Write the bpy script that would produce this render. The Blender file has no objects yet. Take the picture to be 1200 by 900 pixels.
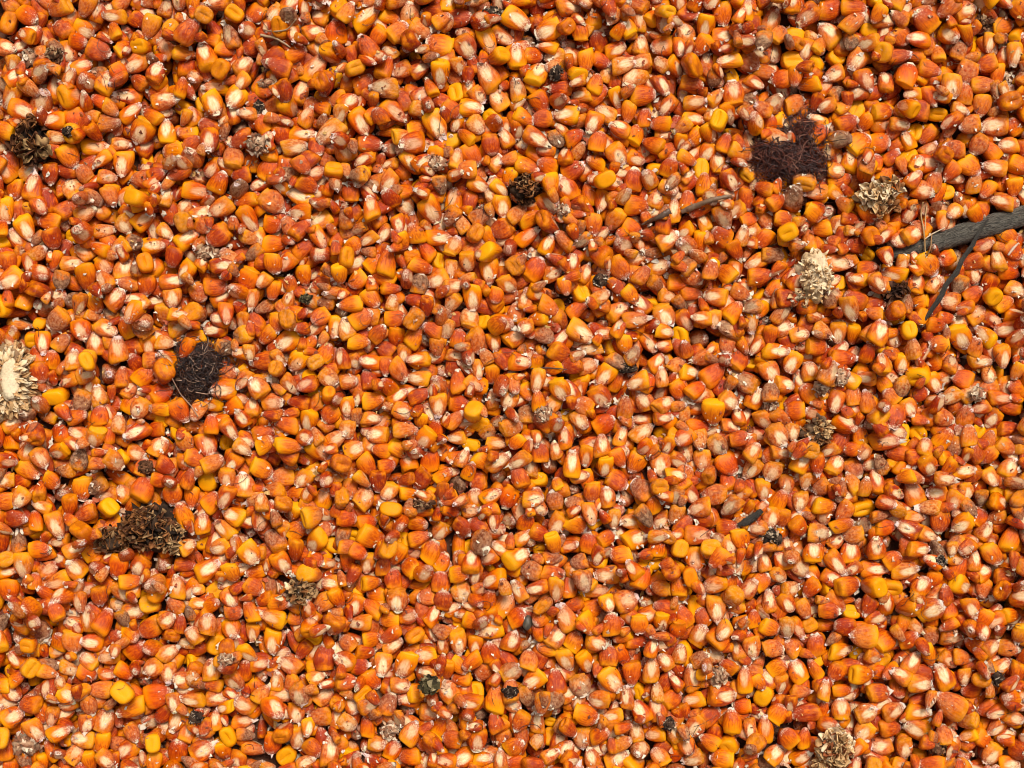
import bpy, math, re
import numpy as np
from mathutils import Matrix, Vector

# ---------------------------------------------------------------- camera, light
scene = bpy.context.scene
S = 0.00036                     # metres of grain surface per photograph pixel
TOPZ = 0.0115                   # height of the visible grain surface above the ground
cam_data = bpy.data.cameras.new('camera')
cam = bpy.data.objects.new('camera', cam_data)
scene.collection.objects.link(cam)
cam_data.lens = 50; cam_data.sensor_width = 36
CAMH = 1200 * S * 50 / 36
cam.location = (0, 0, TOPZ + CAMH)
cam.rotation_euler = (0, 0, 0)  # looking straight down on the pile
cam_data.clip_start = 0.01; cam_data.clip_end = 50
scene.camera = cam

SUN_EL, SUN_AZ = math.radians(57), math.radians(22)   # azimuth from +Y (photo's top), clockwise
world = bpy.data.worlds.new('World'); scene.world = world; world.use_nodes = True
wn = world.node_tree; wn.nodes.clear()
sky = wn.nodes.new('ShaderNodeTexSky'); sky.sky_type = 'NISHITA'; sky.sun_disc = False
sky.sun_elevation = SUN_EL; sky.sun_rotation = SUN_AZ
sky.air_density = 1.0; sky.dust_density = 6.0; sky.ozone_density = 1.0
hs = wn.nodes.new('ShaderNodeHueSaturation'); hs.inputs['Saturation'].default_value = 0.12   # cloud-veiled, nearly white sky
bg = wn.nodes.new('ShaderNodeBackground'); bg.inputs['Strength'].default_value = 0.05
wo = wn.nodes.new('ShaderNodeOutputWorld')
wn.links.new(sky.outputs[0], hs.inputs['Color']); wn.links.new(hs.outputs[0], bg.inputs['Color'])
wn.links.new(bg.outputs[0], wo.inputs['Surface'])
sun_data = bpy.data.lights.new('sun', 'SUN'); sun_data.energy = 1.5; sun_data.angle = math.radians(17)
sun_data.color = (1.0, 0.96, 0.90)
sun = bpy.data.objects.new('sun', sun_data); scene.collection.objects.link(sun)
sdir = Vector((math.sin(SUN_AZ) * math.cos(SUN_EL), math.cos(SUN_AZ) * math.cos(SUN_EL), math.sin(SUN_EL)))
sun.rotation_euler = sdir.to_track_quat('Z', 'Y').to_euler(); sun.location = sdir * 2
vs = scene.view_settings
vs.view_transform = 'Standard'; vs.look = 'None'; vs.gamma = 1.0; vs.exposure = 1.0
vs.use_curve_mapping = False
scene.render.engine = 'CYCLES'
scene.cycles.max_bounces = 4; scene.cycles.diffuse_bounces = 3; scene.cycles.use_denoising = True
scene.cycles.filter_width = 1.0

# ---------------------------------------------------------------------------
# kernels read off the photograph, tile by tile (a tile is 400 x 300 px of the
# photo, read at 3x): x y extent extent clock-hour-of-the-tip view+colour
#   view: F germ face up, B back up, E on its narrow edge, C dent end up, T tip up
#   colour: o orange y yellow r red-orange d dark red p pale m mouldy w whitish
# ---------------------------------------------------------------------------
KERNEL_TABLE = {
(0, 0): """
100 55 85 75 4 Bo;60 115 100 45 9 Eo;165 95 90 40 6 Er;217 132 80 65 11 Cy;40 155 60 35 10 Ey;45 225 75 55 6 Fp;130 180 90 60 9 Bp
290 100 75 75 4 Fy;265 30 70 50 12 Eo;400 57 90 50 9 Fop;355 85 95 55 11 Eo;435 115 85 80 2 Tr;525 90 90 70 7 Byp;480 65 60 60 0 Br
350 180 85 85 4 Br;290 235 75 65 2 Fo;340 255 80 45 9 Bm;375 290 90 80 1 Fyp;475 225 95 75 8 Fop;485 285 75 60 10 Br;555 260 75 75 1 Fr
605 230 100 38 12 Ey;655 285 60 55 0 Cy;600 310 90 50 9 Ey;580 165 80 60 11 Frp;670 120 105 80 1 Br;725 200 105 80 11 Fo;770 65 90 45 8 Ey
895 40 80 80 0 Bo;965 50 75 65 7 Fp;1070 40 100 45 2 Eop;880 160 70 65 8 Bd;985 240 95 75 10 Bd;880 235 80 45 1 Ed;905 275 100 40 1 Eop
1045 190 80 60 2 Bo;1105 235 120 60 1 Fop;1055 315 100 65 1 Fop;1165 265 80 65 0 Cy;1180 110 95 90 12 Bo;755 300 100 65 9 Fy
830 345 90 85 7 Fy;755 370 90 80 5 Fy;930 315 60 60 0 Bo;955 370 80 65 9 Brp;1140 345 90 55 4 Eo;1185 345 70 60 0 Bop
190 305 105 60 12 For;40 340 100 60 7 Fop;80 390 95 80 4 Fo;195 425 85 70 9 Fo;265 418 80 80 0 Bo;320 385 70 45 3 Cy;380 432 95 65 3 Bym
455 390 95 55 2 Fo;525 350 90 40 12 Er;445 335 100 45 9 Fr;580 400 75 65 10 Trp;640 370 65 60 0 Cy;695 365 60 50 0 Cy;590 465 90 70 12 Fy
500 460 105 95 7 Fo;730 445 70 70 10 Br;655 465 70 60 0 By;840 445 75 75 0 Tm;920 435 75 65 0 Bo;985 470 80 75 6 Br;1065 470 100 65 3 Fo
1160 470 110 80 8 Fp;1115 520 65 60 0 Bd;35 535 80 65 6 Co;20 605 65 65 0 Fo;245 550 90 85 5 Byo;330 515 100 65 3 Fy;200 485 80 45 3 Fp
415 500 70 50 3 Fp;490 550 75 45 12 Cy;545 550 75 55 12 Eop;430 575 100 80 6 Fo;610 530 80 80 9 By;675 505 75 65 2 Br;825 555 85 80 12 Brp
940 595 80 85 0 Bo;745 555 80 50 5 Eo;295 610 65 60 0 Brp;345 585 75 50 10 Er;175 610 80 70 6 Br;120 660 110 80 12 Fr;95 600 75 65 2 Fp
45 665 70 65 0 Bo;250 660 80 80 11 Fp;495 625 90 75 9 Brp;580 625 75 60 4 Eo;685 610 75 75 12 Tp;770 640 90 75 1 Bo;690 670 105 55 3 Fo
320 660 60 55 0 Tp;440 690 75 70 8 Fo;510 690 75 60 0 Cy;1005 610 70 45 12 Cy;1070 590 75 65 0 Br;1155 590 100 40 6 Er;1085 650 80 70 4 Br
1055 690 110 50 10 Fy;1055 745 85 70 9 Fo;960 710 95 85 4 Bop;865 705 90 60 9 Bo;1125 775 85 80 8 Fyp;25 745 95 65 6 Fy;95 805 95 75 5 Fy
175 780 85 70 9 Bo;235 735 95 70 2 Br;375 735 75 60 10 Eo;310 750 80 65 2 Fp;250 820 70 55 0 Cy;185 840 80 75 6 Br;365 810 80 55 3 Fp
435 790 65 65 0 Fp;505 775 90 70 2 Fo;595 750 90 75 5 Br;645 725 55 55 0 Fp;775 735 95 75 8 Fop;705 750 70 60 2 Frp;875 770 105 70 5 Fo
955 790 65 65 0 Bo;585 820 70 50 0 Fp;660 840 100 70 2 Fy;770 830 95 85 8 Br;965 855 90 70 3 Byo;1070 870 95 60 2 Br;545 865 95 65 3 Fy
380 860 85 55 1 Eo;290 885 80 60 0 Fp""",
(400, 0): """
90 65 115 65 2 Fy;170 60 75 60 0 By;240 45 80 75 12 Fp;320 38 85 60 9 Br;420 60 85 75 3 Bd;200 110 85 75 2 Bop;300 95 60 50 0 Tp
130 130 75 65 0 Bo;95 170 100 75 11 Br;35 195 75 50 6 Br;240 155 95 40 2 Er;170 178 60 35 0 Fp;165 220 95 55 3 Ey;210 245 70 60 8 Frp
275 240 75 60 2 Fr;345 160 95 90 9 Byo;260 195 70 35 0 Ey;440 165 90 85 5 Fr;515 145 105 60 5 Fy;565 125 95 50 4 Fop;615 70 105 85 4 Fy
730 40 80 40 0 Co;725 105 90 85 8 Fy;655 145 70 65 0 Tm;800 155 80 75 6 Top;885 60 85 70 0 Bo;940 60 50 40 0 Ey;905 140 85 75 0 Br
965 170 85 65 2 Fo;1055 155 80 65 12 Fp;1130 165 80 80 0 Fo;985 100 110 40 2 Eop;1050 75 70 30 12 Fp;1165 35 65 55 0 Co;615 200 90 75 12 Fy
700 190 80 45 12 Eyo;860 215 90 65 6 Byo;815 240 75 40 8 Ey;915 215 65 55 0 Bo;935 250 70 45 1 Fp;1070 225 85 45 3 Cyo;690 260 90 85 1 Fy
590 260 50 45 0 Tp;515 265 110 85 11 Fop;410 230 60 50 5 Fp;350 260 100 75 6 Fy;75 290 85 70 2 Br;150 310 105 80 9 Fpm;225 305 90 45 2 Eo
275 335 75 70 2 Fr;410 315 80 70 0 Cy;350 350 75 65 10 Br;25 355 75 70 2 Fo;185 390 110 75 4 Fo;65 425 105 80 5 Fo;160 450 95 45 9 Ey
455 380 90 75 3 Fyo;550 345 85 75 11 Fyp;620 315 85 65 12 Fym;700 355 90 75 5 Bo;480 330 65 60 0 Frp;545 400 85 70 0 Cy;475 440 75 70 5 Fp
335 445 110 85 5 Fy;265 450 75 70 0 By;390 495 80 65 0 Cy;245 510 85 50 3 Ey;100 510 85 65 3 Br;170 515 80 60 12 Td;80 560 85 55 8 Fr
60 475 65 50 0 Ey;165 575 65 40 9 Frp;240 565 80 60 5 Fyp;455 545 90 80 5 Bo;525 510 80 70 6 Bor;575 480 80 60 0 Fop;645 415 90 55 4 Byo
620 450 80 60 6 Fr;790 405 100 80 9 Fy;885 435 85 75 7 Fo;845 335 80 55 9 Fop;895 295 70 60 0 Byo;770 310 85 65 0 Bd;960 300 65 55 0 Cy
1060 335 95 80 3 Bo;1085 370 75 50 0 Cy;1010 395 80 60 6 Bo;930 395 85 70 10 Fp;1125 430 80 65 0 Bo;685 490 100 70 4 Fr;755 490 65 60 0 Bm
820 480 80 65 0 Br;900 500 75 70 0 Bo;975 460 60 55 0 Td;1035 470 70 65 0 By;1095 505 85 65 10 Bo;895 570 80 55 10 By;970 545 85 80 5 Fop
1035 555 75 65 4 Fo;1110 580 75 50 3 Cy;815 595 90 80 2 Br;725 580 85 75 0 Bo;655 585 90 70 4 Byo;545 570 60 50 0 Fp;590 620 75 60 0 By
630 545 65 50 0 Cy;120 640 75 70 0 Frp;165 640 85 70 7 Fop;225 625 85 55 12 Eo;285 650 65 55 0 Cy;30 670 70 65 0 Br;350 655 65 55 0 Bm
480 650 85 65 4 Fo;395 700 95 70 12 Fy;225 720 70 70 0 Fp;315 740 105 85 5 Fo;175 745 80 45 6 Ey;70 765 95 40 8 Ey;495 720 75 65 0 Tp
565 725 90 75 6 Fyo;665 765 90 65 2 Byo;740 720 75 45 0 Eo;790 660 95 85 11 Fo;830 730 60 40 0 Cy;750 800 65 65 0 Cp;885 790 85 70 6 Bo
960 770 90 75 7 Bop;1040 720 95 80 3 Bo;1110 700 65 65 0 Frp;1170 740 90 55 12 Fyp;1025 800 70 60 0 Bo;945 840 75 45 2 Ey;1145 845 85 75 2 Fop
1030 630 80 75 0 Bro;150 820 85 60 0 Frp;260 820 85 70 0 Byo;345 835 95 50 3 Fo;40 860 70 70 0 By;90 840 80 50 0 Fop;395 865 75 65 1 Fyp
300 880 80 60 0 Bo;565 805 85 80 0 Br;655 830 90 60 2 Fo;725 860 80 60 1 Fyo;515 830 80 55 5 By;1150 590 70 65 0 Bo""",
(800, 0): """
140 45 90 75 6 Bo;75 100 90 65 6 Fyo;20 50 70 65 0 Br;140 130 80 70 3 Fo;10 120 70 65 0 Fp;310 75 95 65 1 Fop;255 70 60 45 0 Cy;440 50 95 80 8 Fr
385 15 65 50 4 Ey;395 105 90 55 9 Cyo;455 125 45 40 0 Fp;520 115 95 85 11 Fop;600 30 90 75 0 Bo;520 30 90 80 0 Bo;680 60 75 60 0 Byo
755 65 70 60 0 Brp;590 150 60 55 0 Bm;660 105 75 55 0 Cy;695 130 95 40 5 Er;765 130 75 70 0 Bo;850 75 95 85 0 Bor;895 145 80 70 0 Cy
920 35 60 50 0 Cy;990 40 80 80 0 Frp;1025 150 75 65 0 Cy;1080 150 75 40 6 Fyp;1130 90 70 70 0 Byo;1180 40 90 90 0 Bo;1170 190 90 75 6 Fyp
65 165 85 70 0 Bo;30 210 50 45 0 Cy;80 240 65 40 0 Brp;235 215 85 80 4 Bom;165 265 75 50 0 Cy;325 180 75 65 6 Frp;390 205 90 80 0 Cyo
345 280 75 75 0 Bo;445 295 85 60 9 Byo;295 250 80 60 0 Bop;475 210 85 75 0 Cy;545 195 70 65 0 Cy;535 260 80 65 8 Fop;615 210 95 80 7 Fop
690 235 90 35 3 Ep;640 285 90 70 5 Fr;715 285 85 60 12 Fr;785 265 90 85 0 Bo;765 195 85 60 3 Br;820 190 80 60 0 Bo;865 215 70 55 3 Cy
925 225 95 50 12 Er;970 175 65 60 0 Bmr;1070 225 75 70 0 Bo;1000 255 85 85 0 Brp;940 310 85 80 6 Fyp;1110 265 85 50 6 Bo;1165 270 55 50 0 Fp
30 295 85 60 0 Br;85 295 80 50 4 Er;255 290 75 40 4 Fr;180 325 95 85 12 For;45 360 90 60 3 Fop;295 335 75 60 0 Eo;235 350 65 55 0 Bm
400 360 80 75 0 Bop;475 355 80 50 0 Bd;545 325 65 60 0 Bm;635 385 85 70 0 Cyp;750 345 85 50 2 Eo;705 390 75 70 0 Bo;830 385 80 80 0 Br
905 390 85 55 3 Cyo;985 330 80 70 0 Bop;1050 375 80 75 6 Bop;1115 345 85 60 6 Eo;760 440 75 55 0 Frp;895 440 65 40 3 Ey;840 460 75 60 12 Cy
795 490 80 55 11 Fyo;40 415 85 55 3 Fyo;105 395 75 50 0 Fp;165 395 90 60 5 For;305 430 75 75 12 Bo;360 430 90 50 5 Fy;575 435 85 70 2 Bro
650 425 65 60 0 Bo;430 445 60 55 0 Br;240 495 85 70 12 Frp;45 480 65 60 0 Byo;90 530 70 65 7 Fo;150 500 70 60 0 Bo;130 570 75 70 12 Fyp
55 590 90 60 12 Cy;190 460 75 55 0 Eyo;235 595 80 65 1 Fym;620 500 90 90 0 Byo;695 500 80 80 3 Bo;590 560 90 65 12 Fyo;745 545 75 45 3 Ey
815 550 75 65 0 Cy;875 520 70 40 0 Frp;920 480 100 40 3 Eo;955 525 75 70 0 Brp;1005 440 80 75 0 Brp;1100 440 100 85 9 Frp;1040 510 75 75 0 Brp
1145 510 75 65 0 Fop;1175 440 75 70 0 Bo;1090 520 60 60 0 Eyo;1010 585 85 80 0 Byo;940 605 70 60 0 Bo;1095 590 90 65 9 Fop;880 640 75 65 0 Bop
840 672 75 75 4 Fop;930 670 85 65 3 Cyo;1010 690 75 55 3 Cyo;1030 640 75 60 0 Bp;1115 640 70 65 0 Trp;1120 710 85 60 10 Fop;1060 740 70 55 0 Bor
1165 660 70 60 0 Bo;680 570 60 60 0 Bo;760 650 80 55 0 Bor;650 750 85 75 5 Bo;540 600 60 60 0 Fyp;460 630 60 40 0 To;535 680 65 50 4 Fyo
465 680 85 45 9 Fop;280 665 70 55 0 Bor;230 700 80 65 6 Bor;190 740 75 70 8 Fop;75 780 80 50 0 Fyp;325 710 75 70 0 Bor;295 770 70 65 0 Bop
355 770 65 60 0 Bo;400 740 55 35 0 Cy;415 780 65 35 3 Ey;490 805 75 60 0 Byo;515 745 85 70 0 Trp;590 770 75 55 0 Bd;770 800 80 50 8 Eo
135 830 85 80 0 Bor;210 830 75 55 0 Fp;285 840 75 65 0 Bo;235 770 60 60 0 Bo;185 880 80 60 0 Bor;265 890 75 60 0 Eyo;365 885 60 40 0 Cy
600 860 65 60 0 Bd;525 850 45 45 0 Br;725 880 75 60 7 Fop;665 885 60 50 0 Cy;910 780 75 55 6 Fo;945 750 75 60 0 Fyp;945 880 90 70 0 Byo
1060 865 80 60 2 Fr;1145 830 70 65 0 Byo;1160 885 70 65 0 Bo""",
(0, 300): """
105 25 80 65 6 For;50 85 100 85 8 Fyo;165 45 100 40 6 Er;35 25 70 65 0 Bor;250 25 90 45 3 Fop;300 75 100 80 0 Bo;365 30 75 75 5 Fyo
430 45 85 80 12 Fyp;215 85 65 60 0 Bm;600 30 100 45 3 Eyo;610 90 95 65 3 Fr;515 100 85 80 6 Bor;760 110 85 75 3 Bro;695 130 75 70 0 Brp
870 80 85 80 7 Bo;960 120 75 60 0 Bo;965 30 75 70 0 Bo;1010 25 70 60 0 Fo;885 150 80 55 6 Fop;925 180 75 50 0 Bmr;1015 150 75 50 1 Fop
735 180 75 75 6 Top;605 145 80 75 6 Fop;800 205 85 60 6 Fo;850 230 80 50 6 Frp;1050 205 85 55 5 Eo;1125 215 75 70 0 Bo;1065 70 75 65 6 Bo
1185 160 50 50 0 Tp;985 85 65 35 3 Cy;1180 250 90 60 6 Fy;975 235 75 65 6 Bo;135 175 85 75 5 Trp;240 155 70 55 0 Tm;330 165 80 70 5 Byo
410 150 85 75 1 Fr;475 155 90 60 9 Fr;35 150 70 45 0 Bor;40 195 95 45 3 Eo;55 240 90 45 3 Eyp;130 230 45 45 0 Cy;200 225 85 85 0 Bmr
285 260 85 80 5 Fo;105 285 65 60 0 Cyo;150 305 95 60 6 Fo;215 305 75 60 2 Bym;330 305 90 70 0 Frp;440 250 85 75 0 Bo;570 205 80 65 6 Bop
395 295 70 40 3 Ey;415 330 95 75 12 Fop;550 260 80 40 3 Eyo;625 250 75 65 2 Fym;680 285 75 55 9 Byo;515 315 80 65 6 Fyo;580 305 65 55 3 Fw
760 310 75 70 10 Cy;810 360 95 50 3 Eyo;1010 300 85 80 8 Fyo;1145 340 75 70 0 Byo;930 370 105 75 9 Bor;1045 370 80 80 7 Fy;940 280 75 60 0 Bo
1095 300 45 45 0 Bo;1155 430 70 65 0 Fp;255 365 75 65 12 Fp;180 365 75 65 12 Bo;145 410 80 75 0 Bro;145 455 50 40 0 Brp;190 485 90 65 9 Cyo
235 440 80 50 0 Fop;300 415 65 65 0 Fp;375 410 90 85 12 Top;425 425 80 55 12 Bop;505 420 85 75 2 Bo;565 480 95 85 2 Bo;450 470 65 60 1 Frp
400 490 45 40 0 Ey;415 520 65 45 3 Cy;490 535 80 75 7 Fop;355 490 75 60 12 Fp;285 510 85 75 6 Bm;210 545 80 70 10 Td;145 565 90 50 10 Eym
185 625 95 65 1 Er;40 590 80 65 2 Fop;25 650 70 60 0 Bo;270 625 70 60 0 Fop;345 635 80 75 0 Fop;360 560 70 65 12 Bo;420 590 70 55 12 Fp
400 680 95 45 12 Er;545 575 70 55 12 Cy;540 610 65 60 0 Bo;600 615 70 50 12 Cy;480 620 95 65 8 Fr;630 545 95 80 5 Bor;740 520 80 60 9 Fyo
750 590 75 60 12 Bo;800 415 75 65 2 Brp;840 470 70 65 4 Eym;905 460 80 80 11 Fop;945 430 70 45 4 Fw;815 530 75 65 0 Bo;880 530 75 60 12 Fop
955 515 80 75 0 Fop;1020 455 85 55 5 Frp;1050 515 90 60 9 Bd;1110 490 80 75 0 Cy;1085 580 90 70 6 Fyo;1160 555 70 70 0 Bo;685 605 100 55 3 Eop
810 610 85 60 5 Fr;780 655 60 60 0 Cyo;870 610 85 50 6 Eyo;925 605 95 60 5 Eo;1010 590 85 65 0 Bor;855 675 70 50 4 Fw;1025 665 100 65 3 Byo
935 660 70 60 0 By;730 665 90 85 5 Fo;625 690 80 80 9 Tr;690 710 80 70 0 Bor;555 670 75 70 1 Fop;475 695 80 65 4 Fop;585 740 75 70 4 Bd
455 750 75 70 5 Eo;395 775 100 60 10 Eo;220 690 60 50 12 Cy;150 710 80 70 5 Fop;90 685 70 60 1 Fop;95 755 95 75 4 Byo;225 755 80 55 9 Bpm
280 715 80 70 1 Bm;315 745 55 55 0 Tp;285 820 85 80 6 Byo;85 850 75 70 7 Fop;205 840 80 75 0 Trp;145 880 75 50 0 Fyp;375 835 80 60 7 Eo
430 835 65 65 0 Fop;505 815 95 90 1 Bor;605 840 80 75 6 Bo;655 780 60 35 3 Cy;730 795 85 75 6 Cy;670 850 85 60 6 Bo;800 780 75 65 6 Fop
860 805 90 85 12 Fop;920 750 85 75 4 Byo;820 730 70 60 0 Fr;990 775 80 75 0 Bop;950 825 60 30 12 Ey;1035 835 80 55 9 Bo;1065 785 70 65 0 Fop
1105 760 70 60 5 Fy;1140 845 90 75 1 Fyo;740 865 75 75 0 Byo;1185 640 70 60 0 Fp;1045 720 65 40 3 Cy;30 860 70 65 0 Bo;15 790 65 60 0 Fp""",
(400, 300): """
160 20 110 75 12 Bo;330 10 70 60 0 Cy;445 20 75 65 6 Fop;385 45 80 50 6 Fp;520 55 95 75 6 Fyo;680 45 95 85 1 Bo;740 60 75 65 2 Fop
585 100 75 70 5 Fop;635 85 80 65 3 Br;855 60 75 60 1 Fop;980 45 90 80 5 Bor;1120 35 85 75 2 Fop;1075 100 85 50 3 Eor;1185 90 70 65 0 Bo
725 130 85 50 3 Eop;835 130 85 70 0 Cyo;970 105 70 55 5 Br;1085 155 75 55 3 Cy;1150 140 65 55 0 Fp;975 190 90 70 2 Fop;185 65 110 45 3 Er
55 85 75 70 0 Byo;115 25 70 65 0 Bo;175 115 75 50 3 Bo;105 150 85 70 5 Byo;235 135 75 70 0 Tr;340 85 85 80 8 Fop;300 180 80 55 6 Bd
390 160 70 60 7 Fp;450 215 75 75 12 Fw;180 165 60 50 0 Fp;75 220 85 80 2 Bo;135 235 90 50 12 Eyo;190 220 70 65 3 Bo;260 250 85 65 9 Eo
505 230 60 50 1 Cy;550 180 55 40 3 Cyo;545 140 60 55 6 Bo;615 200 80 70 12 Brp;690 220 75 60 9 Byo;765 175 60 60 0 Cy;830 185 80 60 2 Bor
895 195 95 45 1 Er;925 245 65 60 10 Trp;1035 225 95 60 3 Fop;1135 210 85 85 5 Fop;20 255 80 70 0 Fp;65 300 80 65 3 Byo;195 285 70 65 6 Bo
370 255 75 65 6 Fpm;415 295 55 50 0 Cy;475 300 90 85 5 Bop;555 265 70 45 3 Eor;610 285 80 80 2 For;715 280 85 70 5 Bmd;840 270 105 80 4 Fyp
150 325 65 65 10 Br;275 320 80 50 6 Er;335 320 75 60 6 Brp;220 345 80 60 6 Frp;45 370 60 60 5 Frp;95 370 75 45 12 Eyo;155 385 75 60 6 Bro
95 435 70 65 12 Bd;25 440 70 60 3 Frp;270 430 90 65 9 Fyp;350 405 65 65 0 Tp;400 350 70 40 3 Frp;410 440 90 65 12 Bro;440 405 50 40 0 Ey
480 400 75 45 6 Fp;530 415 75 60 6 Byr;565 370 75 50 5 Br;630 370 80 75 3 Fo;690 365 60 55 0 Byo;770 340 85 75 4 Bro;875 325 85 50 9 Fw
940 320 75 55 12 Cyp;995 310 75 65 6 By;1085 305 85 65 5 For;1060 365 85 65 4 Eor;865 385 75 65 2 Fp;1150 355 75 65 1 Eor;1125 425 75 55 12 Fp
200 460 95 65 5 Eop;110 510 85 70 3 Byo;20 530 70 60 6 Fo;275 490 85 60 2 Bd;340 525 85 70 6 Fop;415 520 80 75 3 Bro;215 545 65 65 4 Fop
480 490 90 45 6 Eyo;530 505 75 45 12 Frp;590 505 75 70 7 Fyp;650 480 70 55 5 By;690 440 90 60 6 Fop;770 470 85 80 5 Fyo;845 440 85 60 3 Cyo
740 525 75 65 7 Fyp;930 420 90 75 7 Fy;970 440 80 55 1 Bor;1040 445 85 70 8 Fyp;910 495 85 85 5 For;1000 530 85 65 12 Brp;850 525 70 70 0 Bop
800 565 60 60 0 Cyp;650 555 75 65 12 Bmw;1065 510 75 70 11 Frp;1135 520 90 65 2 Frp;1185 470 75 65 0 Bo;925 590 85 80 2 Bo;840 580 70 60 5 Fp
1060 575 75 60 9 Fr;1130 570 65 50 3 Fr;105 570 75 55 3 Frp;180 575 65 60 1 Eyo;230 610 90 55 3 Bop;280 580 55 55 0 By;330 605 70 60 12 Bo
405 640 75 55 9 Fyp;490 595 65 60 0 Cyo;515 625 60 60 0 Fpm;555 585 55 55 0 Trp;455 660 70 45 3 Cy;125 630 80 70 9 Fop;45 680 80 75 2 Fyp
140 685 80 60 9 Byo;200 680 80 65 4 By;20 610 65 60 0 Fp;70 620 70 45 1 Ey;310 715 95 75 12 Bo;375 680 65 45 3 Eo;425 710 70 50 1 Frp
450 755 80 55 1 Byo;545 660 80 50 3 Fyp;615 655 60 60 0 Byo;665 745 75 60 12 Fpm;625 775 85 70 11 Bro;495 720 65 65 0 By;700 690 75 70 12 Bro
730 730 90 65 6 Trp;785 640 80 55 12 For;730 625 60 45 3 Fp;810 730 100 70 12 Fyo;860 705 85 45 6 For;900 755 80 45 6 Eyo;915 665 85 70 12 Frp
985 635 70 50 1 Fyp;1060 620 95 65 2 Fw;1130 620 65 60 0 Cy;1040 725 90 80 7 Byo;975 710 70 60 0 Bo;1125 735 100 85 6 Fop;1185 720 75 65 4 Frp
970 790 85 85 0 Bor;1055 820 85 85 10 Bmr;840 775 75 55 3 Fop;700 800 65 50 3 Cy;760 800 45 45 0 By;90 740 85 70 5 Bo;160 740 60 55 0 Bo
235 745 60 50 3 Cy;280 785 85 75 7 Bd;185 790 95 45 9 Eo;360 775 70 55 2 By;410 805 75 75 5 Tm;330 830 75 40 4 Cy;240 840 80 50 3 By
165 830 65 65 0 Fyp;80 850 85 80 1 Fop;30 820 75 65 0 Bop;380 865 55 50 0 Eyo;470 850 75 75 12 Fop;480 800 60 60 0 Bro;550 775 65 60 0 Top
590 850 85 75 7 Bo;675 855 80 70 3 Fop;750 860 65 65 0 Brm;810 830 75 65 0 Tp;880 830 75 65 6 Bor;935 845 75 65 12 Frp;1000 855 70 65 0 Trp
1095 870 75 60 0 Byo;1150 850 80 55 5 Eyo""",
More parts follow.
